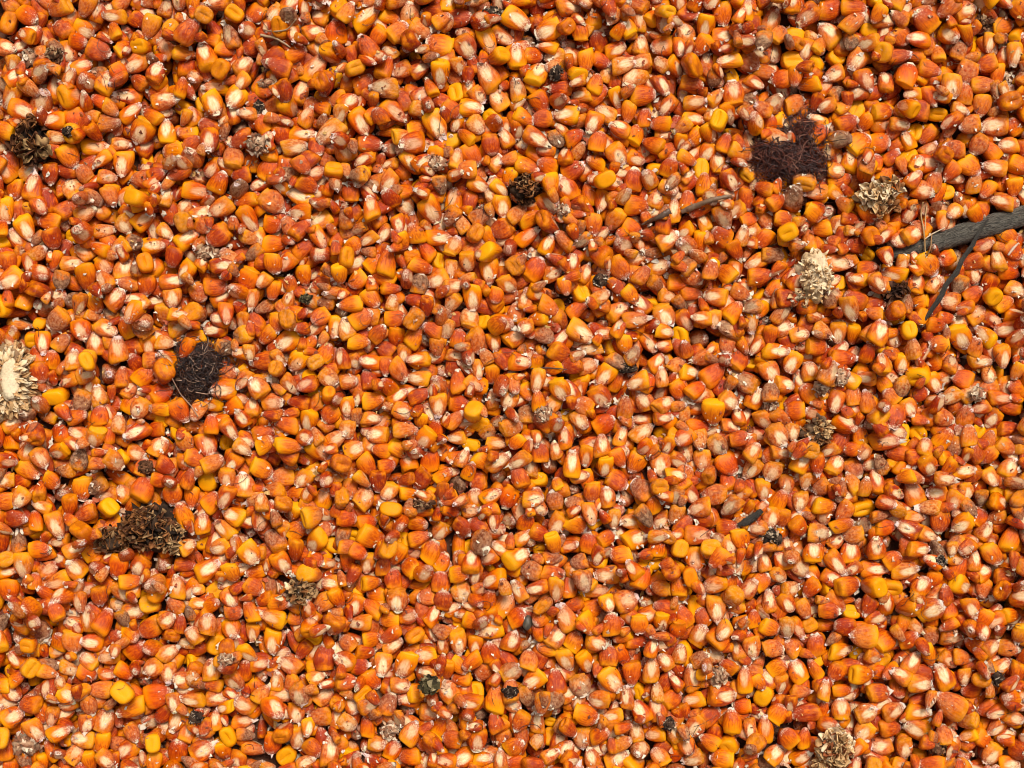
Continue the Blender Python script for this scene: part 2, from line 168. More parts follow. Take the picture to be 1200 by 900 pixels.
(800, 300): """
35 75 75 70 0 Brp;155 60 75 75 0 Byo;100 85 75 45 12 Eo;185 10 70 45 3 Eo;260 20 90 60 8 Fyp;275 70 95 70 3 Bro;275 135 65 50 2 Cy
115 145 85 70 9 Fop;35 130 80 60 3 Bro;35 185 80 55 2 Eo;175 195 85 70 1 Byo;205 130 70 60 4 Brp;65 220 75 55 9 Fop;110 225 65 55 6 Fyp
245 230 85 55 6 Fyp;10 280 90 70 12 Cy;75 290 80 75 6 Trp;300 240 70 65 0 Tmw;190 265 60 40 5 Eyo;355 255 70 65 3 Frp;155 310 70 60 0 Brp
265 315 80 55 7 Fro;330 335 95 65 3 Fyo;385 375 80 75 7 Fyo;410 275 75 60 3 Fop;475 315 80 75 3 Bo;550 270 80 65 6 Fop;545 25 110 55 3 Fop
650 40 75 60 3 Bor;555 90 60 55 12 Cyo;595 135 75 50 4 Eyo;745 65 95 60 9 Fo;675 95 65 55 5 Frp;690 155 40 40 0 Ey;775 25 65 50 6 Fw
860 30 90 80 0 Byo;820 95 70 65 12 For;835 160 65 60 9 Byo;880 100 65 50 1 Fp;775 215 60 55 2 Cyo;925 10 65 60 0 Bo;1030 65 65 65 5 Fro
1080 20 65 50 3 Cy;1160 15 60 60 0 Bo;1150 60 85 45 3 Bo;940 160 80 75 9 Frp;1030 135 70 65 0 Bor;1130 165 75 65 2 By;1175 120 70 60 4 Fp
1040 205 75 70 2 Fyp;975 240 70 65 12 Fp;920 220 65 50 3 Bro;815 265 75 70 7 Trp;885 245 65 60 0 Bo;895 310 70 65 0 Byo;975 285 95 85 5 Fyo
965 350 85 65 4 Ey;1070 325 55 45 12 Cyo;1120 355 90 65 6 Fop;1050 370 85 50 3 Fop;1175 265 55 50 0 Eyo;520 230 95 35 3 Eo;510 190 60 45 4 Byr
585 185 95 70 5 Frp;605 275 80 55 6 Byo;680 270 90 85 1 For;715 315 70 65 2 Cyp;735 270 55 40 0 By;565 360 100 65 3 Bor;650 355 70 70 0 Trp
770 380 70 60 6 Fyo;815 335 85 65 1 Ed;890 380 65 65 0 Bo;200 365 75 75 0 Bro;250 390 55 50 0 Cy;310 405 85 80 5 Fop;455 405 70 65 12 Fop
25 410 75 70 3 Fyo;110 415 105 85 2 Bor;220 445 85 75 10 Fpm;140 480 70 50 3 Ey;45 470 75 65 0 Bo;160 510 75 75 4 Fop;255 500 80 75 1 For
360 455 75 70 3 Fro;450 480 75 75 0 Byo;355 525 65 55 12 Cyo;400 545 75 75 9 Bo;105 550 95 90 6 Byo;230 590 60 55 2 Cy;60 600 90 50 3 Bo
170 600 65 60 0 Fr;285 575 70 60 5 Frp;330 630 85 80 5 Frp;390 620 65 55 6 Fp;200 640 65 60 0 Bro;125 665 80 75 5 Fpm;240 685 75 60 1 Fop
70 720 75 70 6 Fop;160 735 90 90 5 Bo;15 690 75 60 6 Fp;340 690 80 55 3 Frp;245 750 90 65 7 Fp;315 755 75 75 0 Fp;415 725 85 70 1 Fyo
470 730 80 60 6 Bro;545 510 65 45 5 Eym;540 735 75 70 1 Fop;595 680 60 55 0 Bo;610 750 80 70 5 Bom;630 630 70 60 12 Bo;650 510 85 70 12 Bop
600 490 75 65 12 Bop;645 430 70 55 9 Fop;705 445 60 55 0 Byo;730 490 65 60 0 Bop;740 565 100 95 6 Bor;785 620 75 55 12 Cy;715 650 110 60 3 Fro
770 460 75 70 6 Bmw;835 485 65 60 3 Bd;885 445 80 65 5 Fyo;990 430 75 75 0 Bo;930 430 60 55 0 Fop;800 535 65 65 5 Fo;945 495 85 65 8 Fw
1010 485 70 60 2 Fw;1080 420 60 55 0 Fp;1130 430 85 35 6 Ey;1175 460 75 65 0 Bo;1115 500 90 50 3 Fro;915 570 70 65 0 Brp;1000 560 85 75 12 Brp
1095 570 75 75 7 Fro;1150 605 75 55 3 Br;1185 540 60 50 0 Cy;845 620 75 75 0 Cy;915 640 85 70 1 Byo;960 670 70 65 0 Bmp;1000 630 80 65 12 Bop
1055 620 55 50 0 Cy;790 680 65 55 3 Cy;700 705 65 50 3 Eor;760 745 80 50 3 Co;860 735 80 75 5 For;680 790 95 65 12 Fro;640 690 60 55 0 Frp
740 825 85 60 5 Eo;820 835 100 85 11 Fop;900 835 75 75 9 Fo;985 755 100 55 3 Fyo;1085 780 75 60 5 Fyp;1150 745 80 75 1 Fop;1080 700 75 65 0 Bo
1140 670 70 60 0 Bop;1000 830 65 60 0 Fp;1125 825 70 65 0 Cy;1060 855 60 50 6 Fm;1025 775 65 60 0 Br;640 875 95 60 3 Cyo;500 880 85 65 3 Byo
600 815 65 50 12 Eo;345 860 85 65 1 Byo;370 805 65 60 6 Frp;435 790 60 50 6 Fw;490 815 60 60 0 Bom;415 865 75 60 6 Fp;285 825 80 60 6 Fop
200 850 75 50 3 Eor;110 840 90 80 9 Brp;30 840 75 65 5 Fr;160 790 70 60 0 Bo""",
(0, 600): """
60 20 90 75 0 Bd;115 80 75 70 3 Cyo;200 45 105 70 5 Fop;265 65 60 50 3 Cyp;205 105 70 50 0 Frp;265 130 80 65 2 Fop;145 130 70 65 0 Bo
60 105 80 55 12 Bm;320 140 70 65 2 Byo;85 185 95 80 6 Fyp;165 205 80 70 2 Frp;265 200 85 80 11 Fyp;200 245 95 65 8 Fyp;330 235 90 60 3 Ed
35 275 80 80 6 Bo;60 335 75 70 0 Brp;280 315 85 60 6 Frp;350 295 75 70 6 Bro;425 285 85 65 5 Frp;420 190 85 75 6 Bo;490 190 80 80 7 Fro
560 185 85 75 12 Typ;510 280 65 50 3 Cy;620 265 90 65 12 Fyp;690 275 45 45 0 Fp;645 190 80 50 3 Brd;725 205 100 80 2 Fyo;745 280 80 65 2 Cyp
815 215 75 75 5 Byo;710 40 75 65 12 Fyr;785 60 95 65 10 Fyp;705 125 60 55 2 Cyo;770 125 75 65 8 Fyp;870 65 70 70 2 Td;915 30 80 75 6 Fro
885 145 85 85 5 Fyo;895 215 75 55 9 Byo;890 265 75 70 4 Bro;925 90 65 60 0 Eo;1040 65 75 75 0 Byo;960 130 85 50 3 Eo;1035 135 95 65 6 Bro
990 180 90 75 5 For;1110 105 95 80 7 Fyo;1165 130 65 55 4 Cy;1150 185 60 40 3 Fp;1135 65 75 70 2 Brp;945 260 70 45 12 Bmr;1165 250 75 65 9 Fyo
1135 320 80 75 8 Bop;1100 240 65 60 4 Bro;985 320 85 65 3 Bo;960 370 95 70 10 Fy;880 350 85 60 11 Byo;805 305 75 65 5 Fro;820 355 65 60 0 Br
695 325 60 45 3 Fyp;600 320 65 40 3 Eop;525 335 80 70 0 Cyp;475 350 70 50 12 Cy;400 330 55 50 5 Fw;435 375 60 60 0 Bm;365 385 95 75 1 Bor
310 375 100 50 12 Frp;205 395 90 50 3 Eyo;180 335 65 65 5 Trp;135 420 75 70 0 Bmr;55 445 80 75 0 Trp;520 415 90 80 8 Bor;590 380 60 60 2 Frp
570 450 85 55 8 Eop;635 390 65 45 12 Bd;680 370 50 45 1 Cy;735 390 80 75 12 Frp;685 430 70 65 11 Fop;810 415 80 75 5 Fyo;885 430 75 55 6 Fop
955 460 95 70 6 Fyo;1025 460 85 60 11 Ero;1065 425 70 40 2 Frp;1105 445 60 50 0 Cyo;1140 510 95 85 12 Bd;1035 380 60 60 0 Bo;1190 440 60 40 0 Tm
745 470 85 75 0 Cyo;650 465 65 35 9 Fw;590 495 80 65 2 Fp;470 490 85 80 2 Bro;385 445 90 60 2 Bro;255 455 85 80 6 Bop;195 495 75 50 2 Fym
305 525 75 70 10 Fyp;380 510 85 65 9 Fyp;205 455 70 65 0 Bo;380 570 65 45 3 Fro;440 560 75 60 0 Bo;535 550 75 75 8 Fop;680 535 75 45 12 Cy
635 515 65 50 1 Ey;745 555 85 75 12 Fyp;590 570 70 60 6 Frp;645 585 65 65 9 Frp;820 595 85 75 5 Frp;855 555 85 65 12 Bro;910 535 70 60 3 For
915 580 55 55 0 Trp;915 480 75 45 11 Eyo;1015 540 90 70 10 Frp;1080 535 70 45 1 Eyo;1115 580 65 55 2 Fyp;35 570 75 60 5 Cy;100 575 95 65 12 Eo
165 575 60 55 0 Trp;240 555 80 50 4 Fw;300 575 70 60 0 Bo;240 640 75 75 4 Fyo;40 640 65 65 5 For;110 675 90 70 9 Bro;45 720 85 80 2 Fyo
125 765 90 70 5 Fop;185 720 75 55 6 Frp;275 710 90 90 2 Td;365 735 100 80 1 Fop;320 675 75 65 5 Brp;360 620 90 70 9 Bop;430 640 80 55 6 Eor
490 605 60 55 0 Trp;465 690 105 70 8 Byo;555 650 100 95 3 Bo;410 785 85 45 12 Ey;290 800 85 70 9 Fyp;220 810 60 50 0 By;360 815 80 60 6 Byo
265 850 75 65 1 Fp;375 865 75 65 0 Fop;445 840 85 80 8 Fro;310 880 80 60 0 Byo;620 735 95 75 7 Fyo;680 655 90 55 9 Fyp;655 780 75 65 1 Fop
760 655 80 65 3 Frp;755 735 75 55 12 Fop;510 745 70 60 0 Top;565 770 70 60 4 Trp;465 780 70 55 5 Brp;710 840 95 85 2 Fro;620 840 90 80 12 Bro
545 880 75 60 0 Byo;795 795 85 60 11 Cyo;850 745 80 60 3 Frp;855 680 85 75 10 Fop;900 690 100 60 1 Eo;860 790 65 40 3 Bm;880 845 105 60 3 Eop
780 845 70 60 0 Byo;910 775 80 35 12 Er;955 820 80 70 6 Bo;945 740 85 55 5 Eyo;1000 865 80 75 2 Cyo;990 645 90 65 3 Frp;990 720 80 45 11 Eo
1040 710 75 70 6 Fop;1095 720 50 45 0 Cy;1135 650 80 75 2 Frp;1045 795 90 75 6 Fop;1160 840 110 65 12 Frp;1075 880 80 55 2 Fp;1180 730 80 50 12 Fop""",
(400, 600): """
265 40 85 65 3 Byo;105 90 100 90 4 Byo;45 80 60 60 0 Cy;20 20 70 65 0 Bo;90 40 70 65 0 Bo;220 105 65 60 0 Cy;345 70 75 70 7 Fop
425 55 70 65 4 Bd;410 115 95 55 12 Eyo;315 140 85 75 1 Byo;350 180 70 65 1 Bo;455 130 60 60 0 Cyo;480 45 65 60 0 Bd;535 30 75 55 6 Fro
595 35 70 65 0 Tp;650 35 65 65 0 Bo;700 30 65 50 5 Eyo;460 170 85 75 12 Fro;520 180 80 70 6 Cyo;415 215 75 70 3 Byo;350 245 75 75 12 Bro
240 195 75 75 11 Byo;285 215 65 35 3 Cy;180 235 75 70 12 Bro;145 190 75 60 12 Bor;90 185 75 60 6 Fop;20 180 75 60 6 Bo;105 250 75 60 3 Byo
45 285 75 55 4 Cyo;115 295 65 60 0 Byo;270 265 95 55 9 Eyo;195 310 85 80 6 Frp;300 300 65 65 0 Brp;425 285 85 85 5 Fw;490 270 60 55 0 Frp
555 290 50 35 3 Cy;625 280 85 60 11 Fop;620 155 105 80 2 Fyo;665 205 80 75 0 Bmr;640 90 75 55 2 Fop;560 125 75 60 10 Fop;595 200 70 60 0 Bo
575 325 90 80 1 Fyp;700 130 55 50 0 Cyo;745 165 75 45 3 Bmd;745 215 90 50 3 Bro;690 275 75 70 12 Top;755 275 95 60 6 Fop;805 265 85 45 12 For
835 175 60 60 0 Bmr;760 45 85 75 7 Fop;825 45 85 75 4 Byo;895 45 60 60 0 Cyo;800 125 75 45 3 For;870 110 75 70 12 Bro;935 95 65 60 0 Bo
1015 35 80 65 9 Fyp;1040 95 95 85 2 Fyo;960 25 75 45 6 Fp;980 150 80 70 9 Byo;1085 185 85 65 4 Cyo;1130 35 70 65 0 Frp;1110 125 60 60 12 Bo
1170 180 70 55 2 Eop;1060 260 85 65 4 Ey;1125 270 75 65 9 Byp;1185 260 75 65 0 Bo;935 225 90 75 9 Fop;905 280 85 55 3 Fop;845 295 60 50 12 Cy
1000 310 90 90 2 Frp;1075 335 60 60 0 Tp;885 345 75 75 2 Byo;950 390 85 75 12 Bro;1045 390 65 65 0 Byo;1125 385 75 65 6 Fyo;1180 410 75 65 6 Bo
1155 460 65 60 3 Cym;1040 455 90 50 3 Br;820 455 75 75 0 Byo;790 375 105 80 11 Fop;700 370 70 65 0 Byo;620 370 75 70 2 Bo;665 445 80 55 12 Eop
600 455 80 75 1 Fro;520 420 105 75 9 Fyo;420 395 70 50 3 Cy;320 365 85 60 1 Fo;390 345 70 50 2 Fyr;445 355 60 55 3 Ey;165 380 70 65 9 Byo
235 370 65 60 0 Fr;65 390 95 60 9 Fop;105 450 65 65 3 Byo;180 475 85 55 2 Fp;20 460 65 60 0 Brp;85 495 75 60 3 Bro;345 420 75 60 0 Bmd
355 470 65 45 12 Frp;410 460 90 65 6 Fop;470 475 75 60 6 Fo;525 495 75 75 12 Bro;250 460 70 45 3 Ey;295 505 80 75 9 Fyo;225 535 95 85 7 Fyo
145 540 85 70 6 Fop;110 590 75 70 5 Bo;60 545 70 65 3 Br;20 590 75 70 3 Bro;210 610 75 65 3 Frp;270 635 75 75 0 Byo;375 635 90 80 11 Fop
420 590 70 60 0 Bo;470 640 70 60 12 Cy;540 655 105 75 12 Byo;500 565 80 75 7 Bop;595 560 85 75 2 Fym;660 520 75 75 12 Bop;675 590 85 75 8 Fyo
720 480 75 65 9 Byo;790 520 90 70 5 Fyp;755 600 95 80 12 Bd;840 610 80 80 0 Fmp;860 530 90 65 5 Fyo;895 455 75 75 4 Fop;940 505 80 75 12 Bro
950 590 95 85 5 Fyo;1020 570 90 70 6 Bor;1090 550 100 65 12 Fop;1140 525 75 65 11 Frp;1190 500 75 60 12 Fp;1170 580 65 60 0 Trp;1060 645 80 45 12 Cy
1110 635 75 50 12 Fw;1165 660 80 75 2 Bo;905 660 80 75 9 Fop;1005 655 85 50 12 Frp;860 715 90 80 4 Byo;955 720 75 55 9 Fyp;750 700 75 75 10 Trp
800 640 70 60 2 Fop;650 650 95 65 5 Bmw;690 745 85 40 12 Frp;630 735 75 65 0 Bor;580 715 65 65 1 Eyo;735 755 45 35 3 Cy;605 680 65 60 0 Fp
485 715 75 75 0 Tm;40 680 75 75 5 Fyo;165 675 90 75 1 Brm;235 700 80 70 0 Trp;310 705 75 70 3 Frp;405 725 70 65 2 Ey;345 750 75 60 1 Byo
20 745 70 65 0 Fw;45 790 65 65 0 Tm;90 760 85 55 12 Bo;165 765 75 75 0 Tmw;245 775 90 75 1 Fyp;85 840 70 65 0 Tro;125 820 65 60 3 Fyp
180 840 75 65 1 Fo;25 855 75 65 0 Cy;240 860 80 70 9 Bo;320 815 90 65 5 Eor;390 800 75 75 9 Bor;430 870 85 80 8 Fyo;480 800 85 75 6 Fro
540 795 90 60 6 Eop;610 825 80 70 2 Bo;500 870 75 60 3 Fy;560 870 80 55 12 Frp;610 885 70 60 0 Bo;680 880 85 60 3 Br;690 810 55 50 1 Fw
750 805 75 75 6 Cyp;755 870 70 60 0 Cy;850 800 80 80 6 Fop;935 765 90 55 1 Ero;1040 780 75 60 12 Fp;1020 725 65 50 0 Td;1090 700 100 40 2 Eyp
1105 785 70 60 9 Fyo;1155 795 60 35 12 Cy;1050 845 75 75 0 Tp;970 870 90 80 2 Fop;880 865 70 60 0 Fop;1120 860 75 65 11 Fop;1180 860 75 65 0 Bo""",
(800, 600): """
55 80 105 75 3 Fro;30 20 75 45 3 Eo;160 55 85 65 3 Bor;205 95 80 75 5 Byo;165 120 70 60 5 Fp;310 20 75 75 6 Fop;355 25 65 60 6 Bro
410 55 75 70 5 Bor;360 75 45 45 0 Byo;265 55 70 60 9 Frp;480 75 80 75 3 Fym;500 15 70 60 6 Fop;560 45 85 55 2 Bo;650 50 85 70 12 Tmr
715 55 70 65 3 Bo;820 20 90 55 3 Fop;870 85 85 60 4 Fop;910 35 85 75 6 Bor;980 40 85 75 8 Fyo;1050 20 65 60 0 Bo;1110 20 70 60 0 Bop
1070 70 70 65 1 Frp;1155 95 95 75 1 Byo;1090 150 85 75 5 Byo;45 165 95 85 6 Fyo;90 195 60 45 3 Cy;460 140 80 80 12 Fyo;375 120 50 50 0 Fp
595 145 85 80 12 Fo;540 180 100 60 5 Fro;680 125 85 75 12 Fro;725 110 55 50 0 Top;545 105 60 55 2 Frp;825 130 95 60 3 Fro;225 195 60 55 2 By
290 175 80 55 12 Frp;340 170 70 70 0 Trp;420 200 80 75 5 Fpm;340 225 60 55 5 Fp;110 255 85 75 9 Fop;170 250 65 60 0 Byo;280 245 65 65 0 Byo
235 270 85 65 1 Frp;15 275 65 60 0 Cy;45 340 85 75 6 Cyo;385 275 65 60 3 Fp;455 270 75 65 0 Bor;510 265 85 55 12 Cy;580 260 95 75 3 Bro
680 205 100 55 3 For;785 205 100 60 3 Fyp;735 260 95 65 3 Cyr;840 260 80 75 1 Fro;850 190 65 50 3 Ey;920 220 60 50 0 Cy;885 240 65 60 0 Bo
955 165 55 55 4 Fyo;1025 170 80 60 12 Frp;985 260 95 80 4 Fyo;1060 215 70 65 2 Fo;1060 270 70 60 0 Bop;1140 300 70 60 3 Cyp;1070 320 80 50 12 Cyo
1135 225 75 65 3 Br;120 345 100 75 6 Fop;190 350 100 75 8 Eyp;310 320 85 60 12 Frp;370 325 75 65 5 For;255 380 65 55 12 Byo;430 345 70 55 5 Bop
515 345 75 70 3 Bor;580 315 85 40 3 Eyo;600 365 75 55 3 Cyo;655 330 70 60 0 Bd;780 315 75 75 3 Top;750 380 80 75 0 Tmw;870 340 100 90 2 Fyr
945 345 75 65 12 Bo;895 385 50 50 0 Cy;1010 335 70 65 5 Fro;1050 370 65 60 0 Bo;1150 360 75 60 3 Byo;985 395 65 45 1 Ey;65 435 85 80 1 Fop
185 415 75 50 3 Eop;310 410 65 65 0 Byo;370 410 75 65 6 Fpm;410 415 85 55 5 For;455 405 60 55 0 Cop;520 410 85 50 3 Eor;630 435 100 95 9 Byp
715 455 85 85 0 Byo;800 450 75 65 0 Bro;820 405 70 50 4 Frp;880 440 65 60 0 Brm;950 445 85 60 3 Frp;1100 415 85 75 4 Eyo;1080 475 75 75 2 Frp
1150 480 75 70 3 Bop;15 490 75 65 0 Cy;115 510 75 65 3 Fpm;195 490 80 55 11 Frp;245 480 80 70 6 Frp;320 480 75 70 3 Bop;390 480 65 65 11 Bop
475 470 80 75 12 Bor;560 490 100 60 3 Fyo;635 505 65 60 6 Cy;705 525 75 60 1 Cyp;750 515 65 60 5 Ey;805 530 90 65 1 Frp;900 505 95 55 3 Eor
990 515 70 60 3 Bop;1045 540 55 45 2 Cy;1125 545 75 60 2 Fyp;1185 570 80 65 6 Bor;35 580 105 65 12 Fop;160 550 65 60 0 Bro;220 590 95 65 12 Fyo
275 540 80 55 1 Erp;270 600 60 50 0 Byo;340 550 70 65 2 Byo;410 565 90 80 11 Fyo;470 555 85 75 11 Eyo;545 565 75 75 7 Bro;630 570 90 75 3 Byo
495 530 50 50 0 Cy;350 610 75 60 6 Frp;295 655 85 70 1 Cyo;420 635 75 55 3 Brp;495 625 75 50 12 Fyp;565 630 75 50 3 Bo;620 650 75 65 2 Eo
690 635 80 75 3 Bor;760 625 75 65 6 Bro;830 600 90 75 3 Fop;915 575 100 75 11 Fo;990 580 60 50 6 Fp;1015 630 75 70 9 Bro;930 670 120 100 10 Bop
1040 705 75 75 6 Co;1110 680 60 55 11 Cy;1165 725 75 65 4 Frp;40 665 85 65 9 Fyo;140 645 110 85 3 Fr;100 720 80 75 2 Br;45 755 80 75 7 Frp
175 735 95 75 12 Byo;215 690 65 60 0 Bo;235 760 75 40 6 Frp;295 765 100 60 12 Fyo;335 710 75 75 1 Byo;435 710 110 65 9 Bd;500 700 75 50 12 Bo
560 695 80 75 12 Fop;645 705 80 75 2 Fp;740 700 85 80 2 Frp;830 705 90 65 3 Fyo;640 775 80 80 7 Fyp;825 765 90 80 10 Fyp;735 765 95 70 3 Bro
370 790 75 75 0 Bo;425 790 75 55 12 Bo;95 810 80 65 10 Byo;175 820 80 75 5 Cyo;140 870 85 75 0 Byo;235 860 75 50 3 Bor;325 855 75 75 1 Fyp
705 830 75 75 0 Frp;785 835 75 65 6 Frp;845 865 85 55 11 Eyo;925 840 85 65 1 Eor;1000 860 85 70 3 Td;1065 805 75 70 4 Bo;1090 855 85 80 7 Fop
1145 820 60 50 2 Cy;1110 765 85 65 8 Frp;915 780 75 65 12 Brp;40 875 80 65 0 Fp""",
}
rng = np.random.default_rng(7)
PI = math.pi

def wx(px): return (px - 600.0) * S
def wy(py): return (450.0 - py) * S

# ---------------------------------------------------------------- materials
def new_mat(name):
    m = bpy.data.materials.new(name); m.use_nodes = True
    nt = m.node_tree
    return m, nt, nt.nodes['Principled BSDF']

class NT:
    """small node-tree writer"""
    def __init__(s, nt): s.nt = nt
    def link(s, a, b): s.nt.links.new(a, b)
    def put(s, sock, v):
        if isinstance(v, bpy.types.NodeSocket): s.link(v, sock)
        elif isinstance(v, (tuple, list)) and len(v) == 3 and len(sock.default_value) == 4: sock.default_value = (*v, 1)
        else: sock.default_value = v
    def math(s, op, a, b=0.0, c=None, clamp=False):
        n = s.nt.nodes.new('ShaderNodeMath'); n.operation = op; n.use_clamp = clamp
        s.put(n.inputs[0], a); s.put(n.inputs[1], b)
        if c is not None: s.put(n.inputs[2], c)
        return n.outputs[0]
    def mix(s, f, a, b):
        n = s.nt.nodes.new('ShaderNodeMix'); n.data_type = 'RGBA'; n.clamp_factor = True
        s.put(n.inputs['Factor'], f); s.put(n.inputs['A'], a) if False else None
        ins = [i for i in n.inputs if i.type == 'RGBA']
        s.put(ins[0], a); s.put(ins[1], b)
        return [o for o in n.outputs if o.type == 'RGBA'][0]
    def ramp(s, v, lo, hi, a=0.0, b=1.0):
        n = s.nt.nodes.new('ShaderNodeMapRange'); n.interpolation_type = 'SMOOTHSTEP'; n.clamp = True
        s.put(n.inputs[0], v); s.put(n.inputs[1], lo); s.put(n.inputs[2], hi); s.put(n.inputs[3], a); s.put(n.inputs[4], b)
        return n.outputs[0]
    def attr(s, name):
        n = s.nt.nodes.new('ShaderNodeAttribute'); n.attribute_name = name
        return n
    def sep(s, v):
        n = s.nt.nodes.new('ShaderNodeSeparateXYZ'); s.link(v, n.inputs[0]); return n.outputs
    def comb(s, x, y, z):
        n = s.nt.nodes.new('ShaderNodeCombineXYZ'); s.put(n.inputs[0], x); s.put(n.inputs[1], y); s.put(n.inputs[2], z)
        return n.outputs[0]
    def noise(s, vec, scale, detail=3, rough=0.55):
        n = s.nt.nodes.new('ShaderNodeTexNoise'); s.link(vec, n.inputs['Vector'])
        n.inputs['Scale'].default_value = scale; n.inputs['Detail'].default_value = detail
        n.inputs['Roughness'].default_value = rough
        return n.outputs[0]
    def bump(s, h, strength, dist):
        n = s.nt.nodes.new('ShaderNodeBump'); s.put(n.inputs['Strength'], strength)
        n.inputs['Distance'].default_value = dist; s.link(h, n.inputs['Height'])
        return n.outputs[0]

def kernel_material():
    m, nt, p = new_mat('corn_kernel_skin'); N = NT(nt)
    lc = N.attr('lc').outputs['Vector']; x, t, z = N.sep(lc)
    ka = N.sep(N.attr('ka').outputs['Color']); kb = N.sep(N.attr('kb').outputs['Color'])
    yel, red, pale = ka; germ, mould, seed = kb
    so = N.math('MULTIPLY', seed, 137.0)
    loc = N.comb(N.math('ADD', x, so), N.math('MULTIPLY_ADD', t, 2.2, so), z)
    stv = N.comb(N.math('MULTIPLY_ADD', x, 4.0, so), N.math('MULTIPLY', t, 1.3), N.math('MULTIPLY', z, 4.0))
    n_big = N.noise(loc, 1.3, 3)
    n_mid = N.noise(loc, 3.2, 4, 0.62)
    n_fine = N.noise(loc, 13.0, 4, 0.7)
    n_str = N.noise(stv, 1.5, 3, 0.6)
    # horny orange body, softer yellow towards the dent end
    col = N.mix(N.ramp(n_big, .35, .7), (0.84, 0.142, 0.0005), (0.68, 0.074, 0.0005))
    col = N.mix(N.math('MULTIPLY', yel, 0.85), col, (0.86, 0.265, 0.001))
    crown = N.math('MULTIPLY', N.ramp(N.math('MULTIPLY_ADD', n_mid, 0.25, t), 0.56, 0.10), N.math('MULTIPLY_ADD', yel, 0.60, 0.42))
    col = N.mix(crown, col, (0.92, 0.385, 0.003))
    # each kernel reddens towards its tip
    grad = N.math('MULTIPLY', N.ramp(N.math('MULTIPLY_ADD', n_big, .5, t), .50, 1.20), N.math('MULTIPLY_ADD', yel, -.45, .78), clamp=True)
    col = N.mix(grad, col, (0.52, 0.040, 0.0008))
    # red pigment: streaks that run from the tip towards the crown
    rs = N.math('MULTIPLY', N.ramp(n_str, 0.42, 0.64), N.ramp(t, 0.12, 0.5))
    redm = N.math('MULTIPLY', red, N.math('MULTIPLY_ADD', rs, 0.70, N.math('MULTIPLY', N.ramp(n_big, .2, .7), .70)), clamp=True)
    col = N.mix(redm, col, (0.25, 0.014, 0.003))
    st2 = N.math('MULTIPLY', rs, 0.62)
    col = N.mix(st2, col, (0.42, 0.032, 0.002))
    # bleached, rubbed hull
    pm = N.math('MULTIPLY', pale, N.ramp(N.math('MULTIPLY_ADD', t, 0.22, n_mid), 0.42, 0.80), clamp=True)
    col = N.mix(N.math('MULTIPLY', pm, 0.85), col, (0.80, 0.37, 0.12))
    # germ: cream patch on one broad face
    gx = N.math('DIVIDE', x, N.math('MULTIPLY_ADD', n_mid, 0.26, 0.30))
    gy = N.math('DIVIDE', N.math('SUBTRACT', t, 0.66), N.math('MULTIPLY_ADD', n_big, 0.24, 0.24))
    gd = N.math('ADD', N.math('MULTIPLY', gx, gx), N.math('MULTIPLY', gy, gy))
    gm = N.math('MULTIPLY', N.math('MULTIPLY', N.ramp(gd, 1.70, 0.30), N.ramp(z, 0.10, 0.55)), germ, clamp=True)
    gcol = N.mix(N.ramp(n_str, .38, .66), (0.95, 0.70, 0.41), (0.86, 0.52, 0.23))
    gcol = N.mix(N.math('MULTIPLY', N.ramp(n_fine, .60, .72), .5), gcol, (0.62, 0.34, 0.16))
    col = N.mix(N.math('MULTIPLY', gm, 0.95), col, gcol)
    # pale flaky base near the tip
    tm = N.math('MULTIPLY', N.ramp(N.math('MULTIPLY_ADD', n_mid, 0.26, t), 0.98, 1.10), N.math('MULTIPLY_ADD', pale, 0.3, 0.8))
    col = N.mix(tm, col, (0.78, 0.62, 0.43))
    n_ts = N.noise(N.comb(N.math('MULTIPLY_ADD', x, 7.0, so), N.math('MULTIPLY', t, 1.6), N.math('MULTIPLY', z, 7.0)), 1.6, 4, .65)
    tz = N.ramp(N.math('MULTIPLY_ADD', n_big, .35, t), .80, 1.12)
    col = N.mix(N.math('MULTIPLY', N.math('MULTIPLY', tz, N.ramp(n_ts, .60, .46)), .80), col, (0.34, 0.030, 0.006))
    col = N.mix(N.math('MULTIPLY', N.math('MULTIPLY', tz, N.ramp(n_ts, .54, .66)), .80), col, (0.84, 0.62, 0.38))
    # mould / decay
    mcol = N.mix(N.ramp(n_mid, .38, .66), (0.13, 0.045, 0.018), (0.42, 0.22, 0.11))
    mcol = N.mix(N.ramp(n_fine, .55, .70), mcol, (0.60, 0.47, 0.36))
    mm = N.math('MULTIPLY', mould, N.ramp(N.math('MULTIPLY_ADD', n_big, 0.6, N.math('MULTIPLY', t, .5)), .30, .58), clamp=True)
    col = N.mix(mm, col, mcol)
    # specks of dust and dirt
    dk = N.noise(loc, 21.0, 2, 0.5)
    col = N.mix(N.math('MULTIPLY', N.ramp(dk, .68, .76), .70), col, (0.14, 0.045, 0.02))
    col = N.mix(N.math('MULTIPLY', N.ramp(N.noise(loc, 9.0, 5, .75), .71, .82), .40), col, (0.76, 0.52, 0.30))
    N.link(col, p.inputs['Base Color'])
    rough = N.math('ADD', N.ramp(n_mid, .3, .7, .07, .20), N.math('MULTIPLY', N.math('MAXIMUM', gm, pm), 0.2))
    N.link(N.math('MULTIPLY_ADD', mould, .2, rough, clamp=True), p.inputs['Roughness'])
    p.inputs['Specular IOR Level'].default_value = 0.14
    p.inputs['Subsurface Weight'].default_value = 0.0
    wr = N.noise(stv, 3.5, 4, 0.6)
    h = N.math('ADD', N.math('MULTIPLY', wr, N.math('MULTIPLY_ADD', mould, 1.2, 0.7)), N.math('MULTIPLY', n_fine, .35))
    N.link(N.bump(h, N.math('MULTIPLY_ADD', pale, .30, .45), 0.0007), p.inputs['Normal'])
    return m

